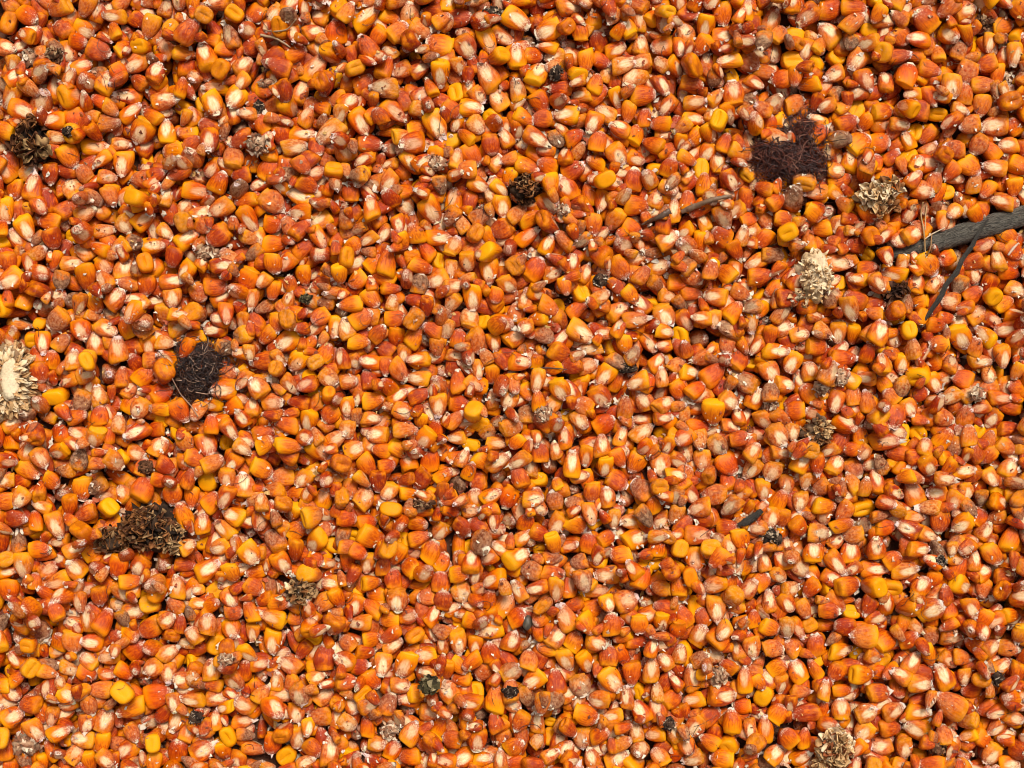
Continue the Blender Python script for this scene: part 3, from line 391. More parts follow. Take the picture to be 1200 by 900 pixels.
def attr_material(name, rough=0.75, noise_scale=900, amount=0.5, spec=0.25, bump=0.5, dist=0.0008):
    """colour comes from a per-vertex colour 'kc' broken up by noise"""
    m, nt, p = new_mat(name); N = NT(nt)
    co = nt.nodes.new('ShaderNodeTexCoord').outputs['Object']
    kc = N.attr('kc').outputs['Color']
    n1 = N.noise(co, noise_scale, 4, .65); n2 = N.noise(co, noise_scale * .35, 3)
    dark = N.mix(1.0, kc, kc)
    hsv = nt.nodes.new('ShaderNodeHueSaturation'); hsv.inputs['Value'].default_value = 0.42; N.link(kc, hsv.inputs['Color'])
    col = N.mix(N.math('MULTIPLY', N.ramp(n1, .40, .68), amount), kc, hsv.outputs[0])
    col = N.mix(N.math('MULTIPLY', N.ramp(n2, .5, .75), amount * .5), col, hsv.outputs[0])
    N.link(col, p.inputs['Base Color'])
    p.inputs['Roughness'].default_value = rough; p.inputs['Specular IOR Level'].default_value = spec
    N.link(N.bump(n1, bump, dist), p.inputs['Normal'])
    return m

def bark_material(name='grey_bark', tone=1.0):
    m, nt, p = new_mat(name); N = NT(nt)
    lc = N.attr('lc').outputs['Vector']; u, v, w = N.sep(lc)
    vec = N.comb(N.math('MULTIPLY', u, 1.0), N.math('MULTIPLY', v, 9.0), w)
    n1 = N.noise(vec, 2.2, 6, .75); n2 = N.noise(lc, 9.0, 5, .75); n3 = N.noise(lc, 2.0, 3)
    col = N.mix(N.ramp(n1, .40, .62), (0.022, 0.018, 0.013), (0.31, 0.27, 0.205))
    col = N.mix(N.math('MULTIPLY', N.ramp(n2, .55, .66), .8), col, (0.42, 0.33, 0.22))
    col = N.mix(N.math('MULTIPLY', N.ramp(n3, .52, .70), .5), col, (0.05, 0.035, 0.025))
    col = N.mix(1.0 - tone, col, (0.020, 0.011, 0.007))
    N.link(col, p.inputs['Base Color']); p.inputs['Roughness'].default_value = .72
    N.link(N.bump(N.math('ADD', n1, N.math('MULTIPLY', n2, .5)), 1.0, 0.0022), p.inputs['Normal'])
    return m

def soil_material():
    m, nt, p = new_mat('dusty_soil'); N = NT(nt)
    co = nt.nodes.new('ShaderNodeTexCoord').outputs['Object']
    n1 = N.noise(co, 60, 6, .65); n2 = N.noise(co, 700, 4, .7)
    col = N.mix(N.ramp(n1, .35, .7), (0.10, 0.030, 0.013), (0.16, 0.060, 0.026))
    col = N.mix(N.ramp(n2, .5, .75), col, (0.06, 0.03, 0.018))
    N.link(col, p.inputs['Base Color']); p.inputs['Roughness'].default_value = .9
    N.link(N.bump(n2, .7, 0.002), p.inputs['Normal'])
    return m

M_KERNEL = kernel_material()
M_PAPER = attr_material('dry_papery_chaff', .62, 1500, .30, .3, .4)
M_COB = attr_material('dry_cob', .85, 1100, .35, .12, .8)
M_GLUME = attr_material('dry_glume', .8, 5.0, .28, .12, .35, .0005)
M_SILK = attr_material('dry_silk', .45, 900, .35, .45, .2)
M_BARK = bark_material(); M_DARKBARK = bark_material('dark_bark', .45)
M_SOIL = soil_material()

# ---------------------------------------------------------------- mesh helpers
def mesh_from(name, V, T, mat, smooth=True, attrs=None):
    V = np.ascontiguousarray(V, dtype=np.float32); T = np.ascontiguousarray(T, dtype=np.int32)
    me = bpy.data.meshes.new(name)
    me.vertices.add(len(V)); me.vertices.foreach_set('co', V.ravel())
    me.loops.add(T.size); me.loops.foreach_set('vertex_index', T.ravel())
    me.polygons.add(len(T)); me.polygons.foreach_set('loop_start', np.arange(0, T.size, 3, dtype=np.int32))
    me.polygons.foreach_set('use_smooth', np.full(len(T), smooth, dtype=bool))
    for k, a in (attrs or {}).items():
        a = np.ascontiguousarray(a, dtype=np.float32)
        if a.shape[1] == 3:
            me.attributes.new(k, 'FLOAT_VECTOR', 'POINT').data.foreach_set('vector', a.ravel())
        else:
            me.attributes.new(k, 'FLOAT_COLOR', 'POINT').data.foreach_set('color', a.ravel())
    me.materials.append(mat); me.update(calc_edges=True)
    return me

def link(name, me, parent=None, matrix=None):
    o = bpy.data.objects.new(name, me); scene.collection.objects.link(o)
    if parent is not None: o.parent = parent
    if matrix is not None: o.matrix_local = matrix
    return o

def tag(o, label, cat, group=None):
    o['label'] = label; o['category'] = cat
    if group: o['group'] = group
    return o

class Bag:
    """gathers pieces for one mesh"""
    def __init__(s): s.V = []; s.T = []; s.A = {}; s.n = 0
    def add(s, V, T, **attrs):
        s.V.append(V); s.T.append(T + s.n); s.n += len(V)
        for k, a in attrs.items(): s.A.setdefault(k, []).append(a)
    def mesh(s, name, mat, smooth=True):
        return mesh_from(name, np.concatenate(s.V), np.concatenate(s.T), mat, smooth, {k: np.concatenate(a) for k, a in s.A.items()})

def rot_axis(axis, a):
    return np.array(Matrix.Rotation(a, 3, axis))

RX = lambda a: np.array([[1, 0, 0], [0, math.cos(a), -math.sin(a)], [0, math.sin(a), math.cos(a)]])
RY = lambda a: np.array([[math.cos(a), 0, math.sin(a)], [0, 1, 0], [-math.sin(a), 0, math.cos(a)]])
RZ = lambda a: np.array([[math.cos(a), -math.sin(a), 0], [math.sin(a), math.cos(a), 0], [0, 0, 1]])

def ring_topology(nr, na):
    """nr rings of na points between two poles; vertex 0 and last are the poles"""
    T = []
    for j in range(na): T.append((0, 1 + (j + 1) % na, 1 + j))
    for i in range(nr - 1):
        a, b = 1 + i * na, 1 + (i + 1) * na
        for j in range(na):
            k = (j + 1) % na
            T += [(a + j, a + k, b + k), (a + j, b + k, b + j)]
    e = 1 + nr * na; a = 1 + (nr - 1) * na
    for j in range(na): T.append((a + j, a + (j + 1) % na, e))
    return np.array(T, dtype=np.int32)

GEN_HI = np.array([(1.0, .0), (.62, .20), (.12, .42), (-.010, .64), (-.04, .84), (-.11, .965), (-.22, 1.0), (-.38, .965), (-.54, .875), (-.69, .74), (-.82, .585), (-.915, .44), (-.97, .32), (-1.0, .2), (-1.0, 0)])
GEN_LO = np.array([(1.0, .0), (.3, .5), (-.03, .80), (-.2, 1.0), (-.5, .92), (-.8, .64), (-.97, .33), (-1.0, 0)])
GEN_MID = GEN_HI[[0, 2, 4, 6, 8, 10, 12, 14]]
TOPO = {'mid': (GEN_MID, 11, ring_topology(6, 11)), 'hi': (GEN_HI, 16, ring_topology(13, 16)), 'lo': (GEN_LO, 9, ring_topology(6, 9))}

def kernel_verts(k, res):
    """k: dict with L, W, T and shape numbers -> local vertices, lc coordinates"""
    G, na, tris = TOPO[res]
    r0 = k['rs']
    t = np.where(G[:, 0] > 0, G[:, 0] * k['dent'], -G[:, 0]); r = G[:, 1].copy()
    taper = t > .3
    r = np.where(taper, 1 - (1 - r) * k['taper'], r); r[-1] = 0
    re_ = np.sqrt(np.clip(1 - np.abs(2 * t - 1) ** 2.2, 0, 1)); body_ = t > .1
    r = np.where(body_, r * (1 - k['round']) + np.maximum(re_, .12) * k['round'], r); r[-1] = 0
    r = np.where((t < .2), r ** k['crown'], r)
    th = np.arange(na) * 2 * PI / na + k['ph'] * .3
    ex = 2.0 / k['sq']
    cx = np.sign(np.cos(th)) * np.abs(np.cos(th)) ** ex; cz = np.sign(np.sin(th)) * np.abs(np.sin(th)) ** ex
    rz = r ** .82 * (1 - .22 * np.clip((t - .5) / .5, 0, 1))
    rz[-1] = 0
    if res == 'hi' and k['dent'] > 0: rz[1:4] *= (.30, .50, .80); r[1:4] *= (2.2, 1.35, 1.12)
    R_, RZ_ = r[1:-1, None], rz[1:-1, None]; tt = t[1:-1, None] * np.ones(na)
    X = R_ * cx; Z = RZ_ * cz
    # facets pressed in by neighbours on the cob, low lumps
    lump = 1 + k['lump'] * (np.sin(2 * th + r0[0] * 6.3 + tt * 4 * r0[1]) * .6 + np.sin(3 * th + r0[2] * 6.3 - tt * 5) * .5)
    if k['wrinkle'] > 0:
        lump = lump + k['wrinkle'] * (np.sin(5 * th + r0[3] * 9 + tt * 17) + np.sin(7 * th - tt * 23 + r0[1] * 9)) * .5
    X = X * lump; Z = Z * lump
    X = X + k['skew'] * (tt - .3) ** 2
    groove = np.exp(-(X / .34) ** 2) * np.clip((tt - .18) / .25, 0, 1) * np.clip((1.02 - tt) / .2, 0, 1)
    Z = np.where(Z > 0, Z - k['groove'] * groove, Z)
    Z = Z + k['bend'] * (tt - .5) ** 2
    # the dent is a furrow across the width: shallower near its ends
    tt = np.where(np.arange(len(t) - 2)[:, None] < (3 if res == 'hi' else 1), tt * (1 - .5 * np.clip(np.abs(X), 0, 1)), tt)
    # crown slopes
    tt2 = tt + k['cslope'] * X * np.clip(.35 - tt, 0, 1) + k['cslope2'] * Z * np.clip(.3 - tt, 0, 1)
    V = np.empty((2 + X.size, 3)); lc = np.empty_like(V)
    V[0] = (0, t[0], 0); V[-1] = (k['skew'] * .49, t[-1], k['bend'] * .25)
    V[1:-1, 0] = X.ravel(); V[1:-1, 1] = tt2.ravel(); V[1:-1, 2] = Z.ravel()
    lc[:] = V; lc[1:-1, 1] = tt.ravel(); lc[:, 1] = np.clip(lc[:, 1], 0, 1)
    P = np.empty_like(V)
    P[:, 0] = V[:, 0] * k['W'] / 2; P[:, 1] = (V[:, 1] - .5) * k['L']; P[:, 2] = V[:, 2] * k['T'] / 2
    return P, lc, tris

CAP_TRI = ring_topology(3, 8)[8:-8] - 1         # open ragged collar of three rings
def cap_verts(k):
    """ragged papery remains at the tip"""
    q = np.random.default_rng(int(k['rs'][0] * 1e6))
    th = np.arange(8) * 2 * PI / 8
    w, h = k['W'] / 2, k['T'] / 2
    rr = (1 - (1 - .40) * k['taper']); out = []
    for i, (y, f) in enumerate(((.90, 1.0), (.985, .80), (1.03, .52))):
        yy = y + (q.uniform(-.02, .02, 8) if i < 2 else np.where(q.random(8) < .5, q.uniform(-.08, .02, 8), q.uniform(0, k['cap'] * 1.15, 8)))
        f2 = f * (1 + q.uniform(-.35, .42, 8) * (0.35 if i == 0 else 1.0)) * (1.06 if i == 0 else 1)
        out.append(np.stack([rr * f2 * np.cos(th) * w + k['skew'] * .4 * w, (yy - .5) * k['L'], (rr ** .82 * .8 * f2 * np.sin(th) + k['bend'] * .22) * h], 1))
    V = np.concatenate(out)
    c = np.array([.86, .74, .58]) * q.uniform(.75, 1.05) * np.array([1, q.uniform(.82, 1), q.uniform(.75, 1)])
    kc = np.ones((24, 4)); kc[:, :3] = c
    kc[:8, :3] = c * np.array([.9, .72, .55])
    return V, CAP_TRI, kc

# ---------------------------------------------------------------- the pile: height field packing
HX, HY, RES = 0.300, 0.240, 0.0005
NX, NY = int(2 * HX / RES), int(2 * HY / RES)
gx = -HX + (np.arange(NX) + .5) * RES; gy = -HY + (np.arange(NY) + .5) * RES
def ground_h(x, y):
    return 0.0016 * (np.sin(x * 31 + 1.3) * np.cos(y * 27 + .4) + .7 * np.sin(x * 58 - y * 47 + 2.0))
H = ground_h(gx[None, :], gy[:, None]) + np.zeros((NY, NX))
ID = np.full((NY, NX), -1, dtype=np.int32)
kernels = []

def ell(R, s):
    Q = R @ np.diag(1 / np.asarray(s) ** 2) @ R.T
    return Q

def patch(cx, cy, Q, s):
    C = np.linalg.inv(Q)
    ex, ey = math.sqrt(C[0, 0]), math.sqrt(C[1, 1])
    i0, i1 = max(0, int((cx - ex + HX) / RES)), min(NX, int((cx + ex + HX) / RES) + 1)
    j0, j1 = max(0, int((cy - ey + HY) / RES)), min(NY, int((cy + ey + HY) / RES) + 1)
    if i1 - i0 < 2 or j1 - j0 < 2: return None
    dx = gx[None, i0:i1] - cx; dy = gy[j0:j1, None] - cy
    b = Q[0, 2] * dx + Q[1, 2] * dy
    c = Q[0, 0] * dx * dx + 2 * Q[0, 1] * dx * dy + Q[1, 1] * dy * dy - 1
    disc = b * b - Q[2, 2] * c
    ok = disc > 0
    if not ok.any(): return None
    sq = np.sqrt(np.where(ok, disc, 0)) / Q[2, 2]; m = -b / Q[2, 2]
    return (slice(j0, j1), slice(i0, i1)), ok, m - sq, m + sq

def drop(cx, cy, R, s, sink):
    p = patch(cx, cy, ell(R, s), s)
    if p is None: return None
    sl, ok, lo, hi = p
    d = np.where(ok, H[sl] - lo, -1e9)
    return d.max() - sink, p

def commit(p, z, ident):
    sl, ok, lo, hi = p
    top = np.where(ok, z + hi, -1e9); up = top > H[sl]
    H[sl][up] = top[up]; ID[sl][up] = ident

COLOURS = {  # yellow, red, pale, mould : (low, high)
    'o': ((.0, .65), (.05, .65), (.0, .10), (0, 0)), 'y': ((.7, 1.1), (.0, .2), (.0, .06), (0, 0)),
    'r': ((.0, .15), (.7, 1.15), (.0, .22), (0, .05)), 'd': ((.0, .05), (1.1, 1.4), (.0, .12), (0, .05)),
    'p': ((.2, .6), (.2, .7), (.65, 1.0), (0, .10)), 'm': ((.05, .4), (.3, .7), (.4, .8), (.7, 1.)),
    'w': ((.2, .5), (.0, .25), (1.2, 1.5), (0, .1))}

def make_kernel(view, cc, a, b):
    """a >= b: visible extents in metres"""
    u = rng.uniform
    k = dict(view=view, cc=cc)
    if view in 'FB': L, W = a, b; T = min(W * .74, L * u(.46, .62))
    elif view == 'E': L, T = a, min(b, a * .62); W = min(max(T * 1.2, L * u(.68, .82)), .0098)
    else: W, T = a, min(b, a * .88); L = max(W * u(1.05, 1.25), .0088); T = max(T, W * .5)
    if view in 'FB' and L / W > 1.5: W = L / 1.5
    k.update(L=L, W=W, T=T, rs=u(0, 1, 4), dent=(u(.04, .11) if rng.random() < .85 else u(-.08, 0)) if view in 'CE' or rng.random() < .45 else u(-.10, .03), taper=u(.80, 1.15),
             crown=u(.75, 1.15), ph=u(-1, 1), sq=u(2.15, 3.0), lump=u(.015, .045), wrinkle=0.0, skew=u(-.35, .35), groove=u(.10, .30),
             bend=u(-.25, .25), round=u(.0, .32), cslope=u(-.35, .35), cslope2=u(-.3, .3), cap=-1.0)
    if L / W < 1.16 and view in 'FB': k['round'] = u(.2, .75); k['dent'] = u(-.10, -.02)
    col = np.zeros(4)
    for i, c in enumerate(cc):
        rngs = np.array(COLOURS[c]); v = u(rngs[:, 0], rngs[:, 1]); col += v * (1.0 if len(cc) == 1 else (.62, .45)[i])
    k['ka'] = (col[0], col[1], col[2], 1.0)
    germ = (u(.85, 1.1) if rng.random() < .72 else u(.45, .8)) if view == 'F' else (u(.5, 1.) if view in 'ET' else u(.1, .6))
    k['kb'] = (germ, col[3], u(0, 1), 1.0)
    if 'm' in cc: k['wrinkle'] = u(.04, .10); k['lump'] = .08
    elif rng.random() < .18: k['wrinkle'] = u(.02, .05)
    pc = .36 + .25 * ('r' in cc or 'd' in cc) + .2 * ('p' in cc or 'w' in cc) - .15 * ('y' in cc)
    if rng.random() < pc: k['cap'] = u(.01, .10) if rng.random() < .88 else u(.12, .24)
    return k

def base_rot(view, hour):
    yaw = -hour * PI / 6; u = rng.uniform
    if view == 'F': return RZ(yaw)
    if view == 'B': return RZ(yaw) @ RY(PI)
    if view == 'E': return RZ(yaw) @ RY(PI / 2 * (1 if rng.random() < .5 else -1) + u(-.3, .3))
    s = 1 if view == 'T' else -1
    return RZ(yaw + PI / 2 + PI * (rng.random() < .5)) @ RX(s * u(1.12, 1.5))

SHRINK = (.455, .47, .45)
def settle(k, x, y, R0, ident, tries=7, tilt=.38, jitter=0.0, sink=.0006, cover=None, first_flat=True):
    best = None
    s = (k['W'] * SHRINK[0], k['L'] * SHRINK[1], k['T'] * SHRINK[2])
    for q in range(tries):
        a = rng.normal(0, tilt * .6, 2) if (q or not first_flat) else np.zeros(2)
        a = np.clip(a, -tilt, tilt)
        R = RX(a[0]) @ RY(a[1]) @ R0
        jx, jy = (rng.normal(0, jitter, 2) if jitter else (0, 0))
        d = drop(x + jx, y + jy, R, s, sink)
        if d is None: continue
        z, p = d
        if cover is not None:
            sl, ok, lo, hi = p
            hid = ok & (ID[sl] >= 0) & cover[np.clip(ID[sl], 0, None)] & (z + hi > H[sl])
            if hid.sum() > .12 * ok.sum(): continue
        score = z + .0004 * np.abs(a).sum()
        if best is None or score < best[0]: best = (score, z, p, R, x + jx, y + jy)
    if best is None: return False
    _, z, p, R, px, py = best
    commit(p, z, ident)
    k.update(R=R, pos=(px, py, z), ident=ident)
    return True

# kernels as read off the photograph
heroes = []
for (tx, ty), txt in KERNEL_TABLE.items():
    for e in re.split('[;\n]', txt):
        q = e.split()
        if len(q) != 6: continue
        x, y, a, b, h = map(float, q[:5]); a, b = max(a, b), min(a, b)
        if h == 0: h = rng.uniform(0, 12)
        sz = .96 if a > 70 else 1.02
        k = make_kernel(q[5][0], q[5][1:], a / 3 * S * sz, b / 3 * S * sz)
        k.update(hx=wx(tx + x / 3), hy=wy(ty + y / 3), hour=h + rng.uniform(-.3, .3), area=a * b, hero=True)
        heroes.append(k)
# the same grain going on past the edges of the frame
FX, FY = 600 * S, 450 * S
VIEWS = 'FFFFBBBBBECCT'; COLS = ['o', 'o', 'o', 'y', 'yo', 'op', 'or', 'r', 'rp', 'p', 'd', 'yp', 'm', 'mr']
def random_kernel(big=1.0):
    return make_kernel(VIEWS[rng.integers(len(VIEWS))], COLS[rng.integers(len(COLS))], rng.uniform(.0088, .0114) * big, rng.uniform(.0068, .009) * big)
step = .0082
for ix in np.arange(-HX + .008, HX - .008, step):
    for iy in np.arange(-HY + .008, HY - .008, step):
        if abs(ix) < FX + .002 and abs(iy) < FY + .002: continue
        k = random_kernel()
        k.update(hx=ix + rng.normal(0, .0022), hy=iy + rng.normal(0, .0022), hour=rng.uniform(0, 12), area=rng.uniform(2500, 8000), hero=True)
        heroes.append(k)

TWIG = [(1262, 236, 12.5), (1225, 246, 12.5), (1185, 257, 12), (1140, 270, 12), (1100, 283, 11), (1065, 292, 9), (1040, 299, 6)]
EXCL = [(1134, 289, 9, 9), (1125, 304, 10, 10), (1115, 319, 10, 10), (1106, 334, 10, 10), (1097, 349, 10, 10), (927, 185, 42, 27), (230, 434, 28, 33), (3, 447, 42, 46), (172, 621, 32, 24), (205, 627, 18, 22), (132, 636, 22, 14), (951, 324, 25, 33), (1024, 228, 31, 20), (1047, 341, 18, 14), (615, 223, 23, 22), (35, 167, 27, 29), (957, 506, 22, 17), (350, 691, 23, 17), (976, 874, 27, 28)]
def excluded(x, y, grow=0):
    px, py = x / S + 600, 450 - y / S
    for ex, ey, ea, eb in EXCL:
        if ((px - ex) / (ea + grow)) ** 2 + ((py - ey) / (eb + grow)) ** 2 < 1: return True
    for (x0, y0, r0), (x1, y1, r1) in zip(TWIG, TWIG[1:]):
        f = ((px - x0) * (x1 - x0) + (py - y0) * (y1 - y0)) / ((x1 - x0) ** 2 + (y1 - y0) ** 2)
        if -.1 <= f <= 1 and math.hypot(px - x0 - f * (x1 - x0), py - y0 - f * (y1 - y0)) < (r0 + 5 + grow if px > 1092 else r0 * .7): return True
    return False

def stamp(px, py, rx, ry, ztop, ident=-2, z0=None):
    """raise the height field under a piece of debris (pixel units for px py rx ry)"""
    cx, cy = wx(px), wy(py)
    dx = (gx[None, :] - cx) / (rx * S); dy = (gy[:, None] - cy) / (ry * S)
    r2 = dx * dx + dy * dy; m = r2 < 1
    h = ztop * np.sqrt(np.clip(1 - r2, 0, 1))
    up = m & (h > H); H[up] = h[up]; ID[m] = ident

# big twig lies down on the ground, the grain heaped against it
for (x0, y0, r0), (x1, y1, r1) in zip(TWIG, TWIG[1:]):
    for f in np.linspace(0, 1, 8):
        stamp(x0 + (x1 - x0) * f, y0 + (y1 - y0) * f, r0, r0, .0145)

kernels = []
def add(k): kernels.append(k); return len(kernels) - 1
heroes = [k for k in heroes if not excluded(k['hx'], k['hy'])]
tall = [k for k in heroes if k['view'] in 'ECT']; flat = [k for k in heroes if k['view'] in 'FB']
tall.sort(key=lambda k: k['area']); flat.sort(key=lambda k: k['area'])
for k in tall:
    R0 = base_rot(k['view'], k['hour'])
    if settle(k, k['hx'], k['hy'], R0, len(kernels), tries=4, tilt=.2, sink=.0012): add(k)
n_tall = len(kernels)
# lower layer, only glimpsed through the gaps
box = 9
def smooth_h():
    c = np.cumsum(np.cumsum(np.pad(H, ((box + 1, box), (box + 1, box)), mode='edge'), 0), 1)
    w = 2 * box + 1
    return (c[w:, w:] - c[:-w, w:] - c[w:, :-w] + c[:-w, :-w]) / (w * w)
for rnd in range(14):
    SH = smooth_h(); ii = rng.integers(10, NX - 10, 5000); jj = rng.integers(10, NY - 10, 5000)
    v = SH[jj, ii]; order = np.argsort(v)[:1400]; taken = []
    n = 0
    grid = {}
    for o in order:
        x, y = gx[ii[o]], gy[jj[o]]; key = (int(x / .009), int(y / .009))
        if v[o] > .0040 or grid.get(key): continue
        grid[key] = 1
        k = make_kernel('F', ['d', 'r', 'or', 'r', 'o', 'rp'][rng.integers(6)], rng.uniform(.0084, .0108), rng.uniform(.0066, .0086)); k['low'] = True; k['hero'] = False
        if settle(k, x, y, base_rot('FB'[rng.integers(2)], rng.uniform(0, 12)), len(kernels), tries=3, tilt=.35, sink=.0009): add(k); n += 1
    if n < 25: break
n_low = len(kernels)

# debris bodies raise the field before the top layer settles round them
DEBRIS = []     # filled in below: (px, py, rx, ry, top)
STAMPS = [(928, 184, 44, 30, .0125), (229, 434, 28, 32, .0125), (3, 447, 36, 42, .019), (168, 621, 34, 30, .018), (205, 628, 18, 24, .015), (135, 636, 20, 14, .012),
          (951, 326, 22, 30, .019), (1024, 228, 28, 18, .019), (1047, 341, 15, 12, .014), (615, 223, 19, 19, .019), (35, 168, 23, 26, .014), (48, 178, 14, 12, .013),
          (958, 507, 19, 15, .017), (348, 691, 20, 15, .017), (976, 874, 24, 26, .019)]
for s_ in STAMPS: stamp(*s_)
for k in flat:
    R0 = base_rot(k['view'], k['hour'])
    if settle(k, k['hx'], k['hy'], R0, len(kernels), tries=9, tilt=.42, sink=.0011): add(k)
n_top = len(kernels)
hero_mask = np.zeros(20000, bool)
for i, k in enumerate(kernels): hero_mask[i] = k.get('hero', False)
# loose kernels that fill what gaps are left
MOUND = np.median(H)
for rnd in range(10):
    SH = smooth_h(); ii = rng.integers(14, NX - 14, 5000); jj = rng.integers(14, NY - 14, 5000)
    v = SH[jj, ii]; order = np.argsort(v)[:700]; grid = {}; n = 0
    for o in order:
        x, y = gx[ii[o]], gy[jj[o]]; key = (int(x / .008), int(y / .008))
        if v[o] > MOUND - .0005 or grid.get(key) or excluded(x, y, 5): continue
        grid[key] = 1
        k = random_kernel(rng.uniform(.78, 1.0)); k['hero'] = False
        if settle(k, x, y, base_rot(k['view'], rng.uniform(0, 12)), len(kernels), tries=8, tilt=.6, jitter=.0012, sink=.001, cover=hero_mask, first_flat=False): add(k); n += 1
    if n < 12: break
for rnd in range(4):       # shrunken and broken ones down in the last holes
    SH = smooth_h(); ii = rng.integers(14, NX - 14, 6000); jj = rng.integers(14, NY - 14, 6000)
    v = H[jj, ii] - SH[jj, ii]; order = np.argsort(v)[:900]; grid = {}; n = 0
    for o in order:
        x, y = gx[ii[o]], gy[jj[o]]; key = (int(x / .006), int(y / .006))
        if v[o] > -.0030 or grid.get(key) or excluded(x, y, 0): continue
        grid[key] = 1
        k = make_kernel('FBBET'[rng.integers(5)], ['d', 'r', 'rp', 'd', 'mr', 'p', 'r', 'or'][rng.integers(8)], rng.uniform(.0050, .0078), rng.uniform(.0040, .0056)); k['hero'] = False
        k['wrinkle'] = rng.uniform(.03, .09); k['small'] = True
        if settle(k, x, y, base_rot(k['view'], rng.uniform(0, 12)), len(kernels), tries=6, tilt=.8, jitter=.0008, sink=.0016, cover=hero_mask, first_flat=False): k['mid'] = True; add(k); n += 1
    if n < 12: break
print('kernels', len(kernels), 'tall', n_tall, 'low', n_low, 'top', n_top, 'median', MOUND, 'pct', np.percentile(H, [5, 25, 75, 95]))
# ---------------------------------------------------------------- ground
n = 90
ax = np.concatenate([[-1.6, -.8, -.45], np.linspace(-HX - .02, HX + .02, n), [.45, .8, 1.6]])
ay = np.concatenate([[-1.6, -.8, -.4], np.linspace(-HY - .02, HY + .02, n), [.4, .8, 1.6]])
XX, YY = np.meshgrid(ax, ay); w = np.clip((HX + .02 - np.abs(XX)) / .03, 0, 1) * np.clip((HY + .02 - np.abs(YY)) / .03, 0, 1)
ZZ = ground_h(XX, YY) * w - .0006
m_ = len(ax); jj, ii = np.meshgrid(np.arange(len(ay) - 1), np.arange(m_ - 1), indexing='ij'); q0 = (jj * m_ + ii).ravel()
T = np.concatenate([np.stack([q0, q0 + 1, q0 + m_ + 1], 1), np.stack([q0, q0 + m_ + 1, q0 + m_], 1)])
ground = link('ground', mesh_from('ground', np.stack([XX.ravel(), YY.ravel(), ZZ.ravel()], 1), T, M_SOIL))
ground['kind'] = 'structure'

# ---------------------------------------------------------------- debris
MARKS = [((927, 184), 'the reddish silk tangle'), ((230, 434), 'the black silk tangle'), ((10, 447), 'the split cream cob'), ((168, 619), 'the big brown cob chunk'),
         ((951, 326), 'the pale crumbling cob'), ((1024, 228), 'the cream bract fan'), ((615, 223), 'the round bristly cob tip'), ((34, 166), 'the dark seed shells'),
         ((957, 506), 'the tan cob crumb'), ((350, 691), 'the greyish cob crumb'), ((976, 873), 'the rusty cob piece'), ((1120, 277), 'the grey branch'),
         ((1090, 360), 'the thin dark twig'), ((805, 246), 'the wood splinters'), ((505, 795), 'the mossy clod'), ((903, 629), 'the black glossy crumbs'),
         ((618, 729), 'the grey pebble'), ((703, 329), 'the hairy black crumb'), ((735, 431), 'the dark splintery debris'), ((577, 17), 'the speckled black crumb'),
         ((1165, 793), 'the bristly crumb'), ((843, 788), 'the striped seed husk'), ((456, 856), 'the black veined mouldy disc'), ((333, 45), 'the beige straws'),
         ((1100, 656), 'the yellow flaked crumb'), ((305, 172), 'the mouldy grey lump'), ((245, 298), 'the ragged mouldy scrap'), ((30, 873), 'the large mouldy lump'),
         ((512, 194), 'the beige husk scrap'), ((637, 485), 'the crumpled kernel skin'), ((497, 590), 'the dark brown crumb'), ((1153, 25), 'the shaggy brown crumb')]
used_labels = set()
def place_label(head, wx_, wy_):
    """say which one it is by the landmarks it lies beside or between; the first wording still free"""
    x, y = wx_ / S + 600, 450 - wy_ / S
    d = sorted((math.hypot(x - mx, y - my), nm, (mx, my)) for (mx, my), nm in MARKS)
    opts = []
    if d[0][0] < 62: opts.append(head + ' beside ' + d[0][1])
    for ia in range(3):
        a = np.array(d[ia][2]) - (x, y)
        for dd in d[ia + 1:7]:
            b_ = np.array(dd[2]) - (x, y)
            if a @ b_ < -.35 * np.linalg.norm(a) * np.linalg.norm(b_): opts.append(head + ' between ' + d[ia][1] + ' and ' + dd[1])
    opts.append(head + ' some way from ' + d[0][1])
    opts = [o for o in opts if len(o.replace('-', ' ').split()) <= 16] or [head + ' near ' + d[0][1]]
    lab = next((o for o in opts if o not in used_labels), opts[0])
    used_labels.add(lab); return lab

def hat(px, py):
    i = min(max(int((wx(px) + HX) / RES), 0), NX - 1); j = min(max(int((wy(py) + HY) / RES), 0), NY - 1)
    return H[j, i]
def hmax(x, y, r=2):
    i = min(max(int((x + HX) / RES), r), NX - r - 1); j = min(max(int((y + HY) / RES), r), NY - r - 1)
    return H[j - r:j + r + 1, i - r:i + r + 1].max()

def tube(P, rad, sides=5, col=None, flat_end=True):
    P = np.asarray(P, float); n = len(P); rad = np.broadcast_to(rad, n)
    Tg = np.gradient(P, axis=0); Tg /= np.linalg.norm(Tg, axis=1)[:, None] + 1e-12
    up = np.array([0, 0, 1.0]); A = np.cross(Tg, up); ln = np.linalg.norm(A, axis=1)
    A[ln < .05] = np.cross(Tg[ln < .05], [1.0, 0, 0]); A /= np.linalg.norm(A, axis=1)[:, None]
    B = np.cross(A, Tg)
    th = np.arange(sides) * 2 * PI / sides
    R = P[:, None, :] + rad[:, None, None] * (np.cos(th)[None, :, None] * A[:, None, :] + np.sin(th)[None, :, None] * B[:, None, :])
    V = np.concatenate([P[:1], R.reshape(-1, 3), P[-1:]])
    return V, ring_topology(n, sides)

def colour(V, c):
    kc = np.ones((len(V), 4)); kc[:, :3] = c
    return kc

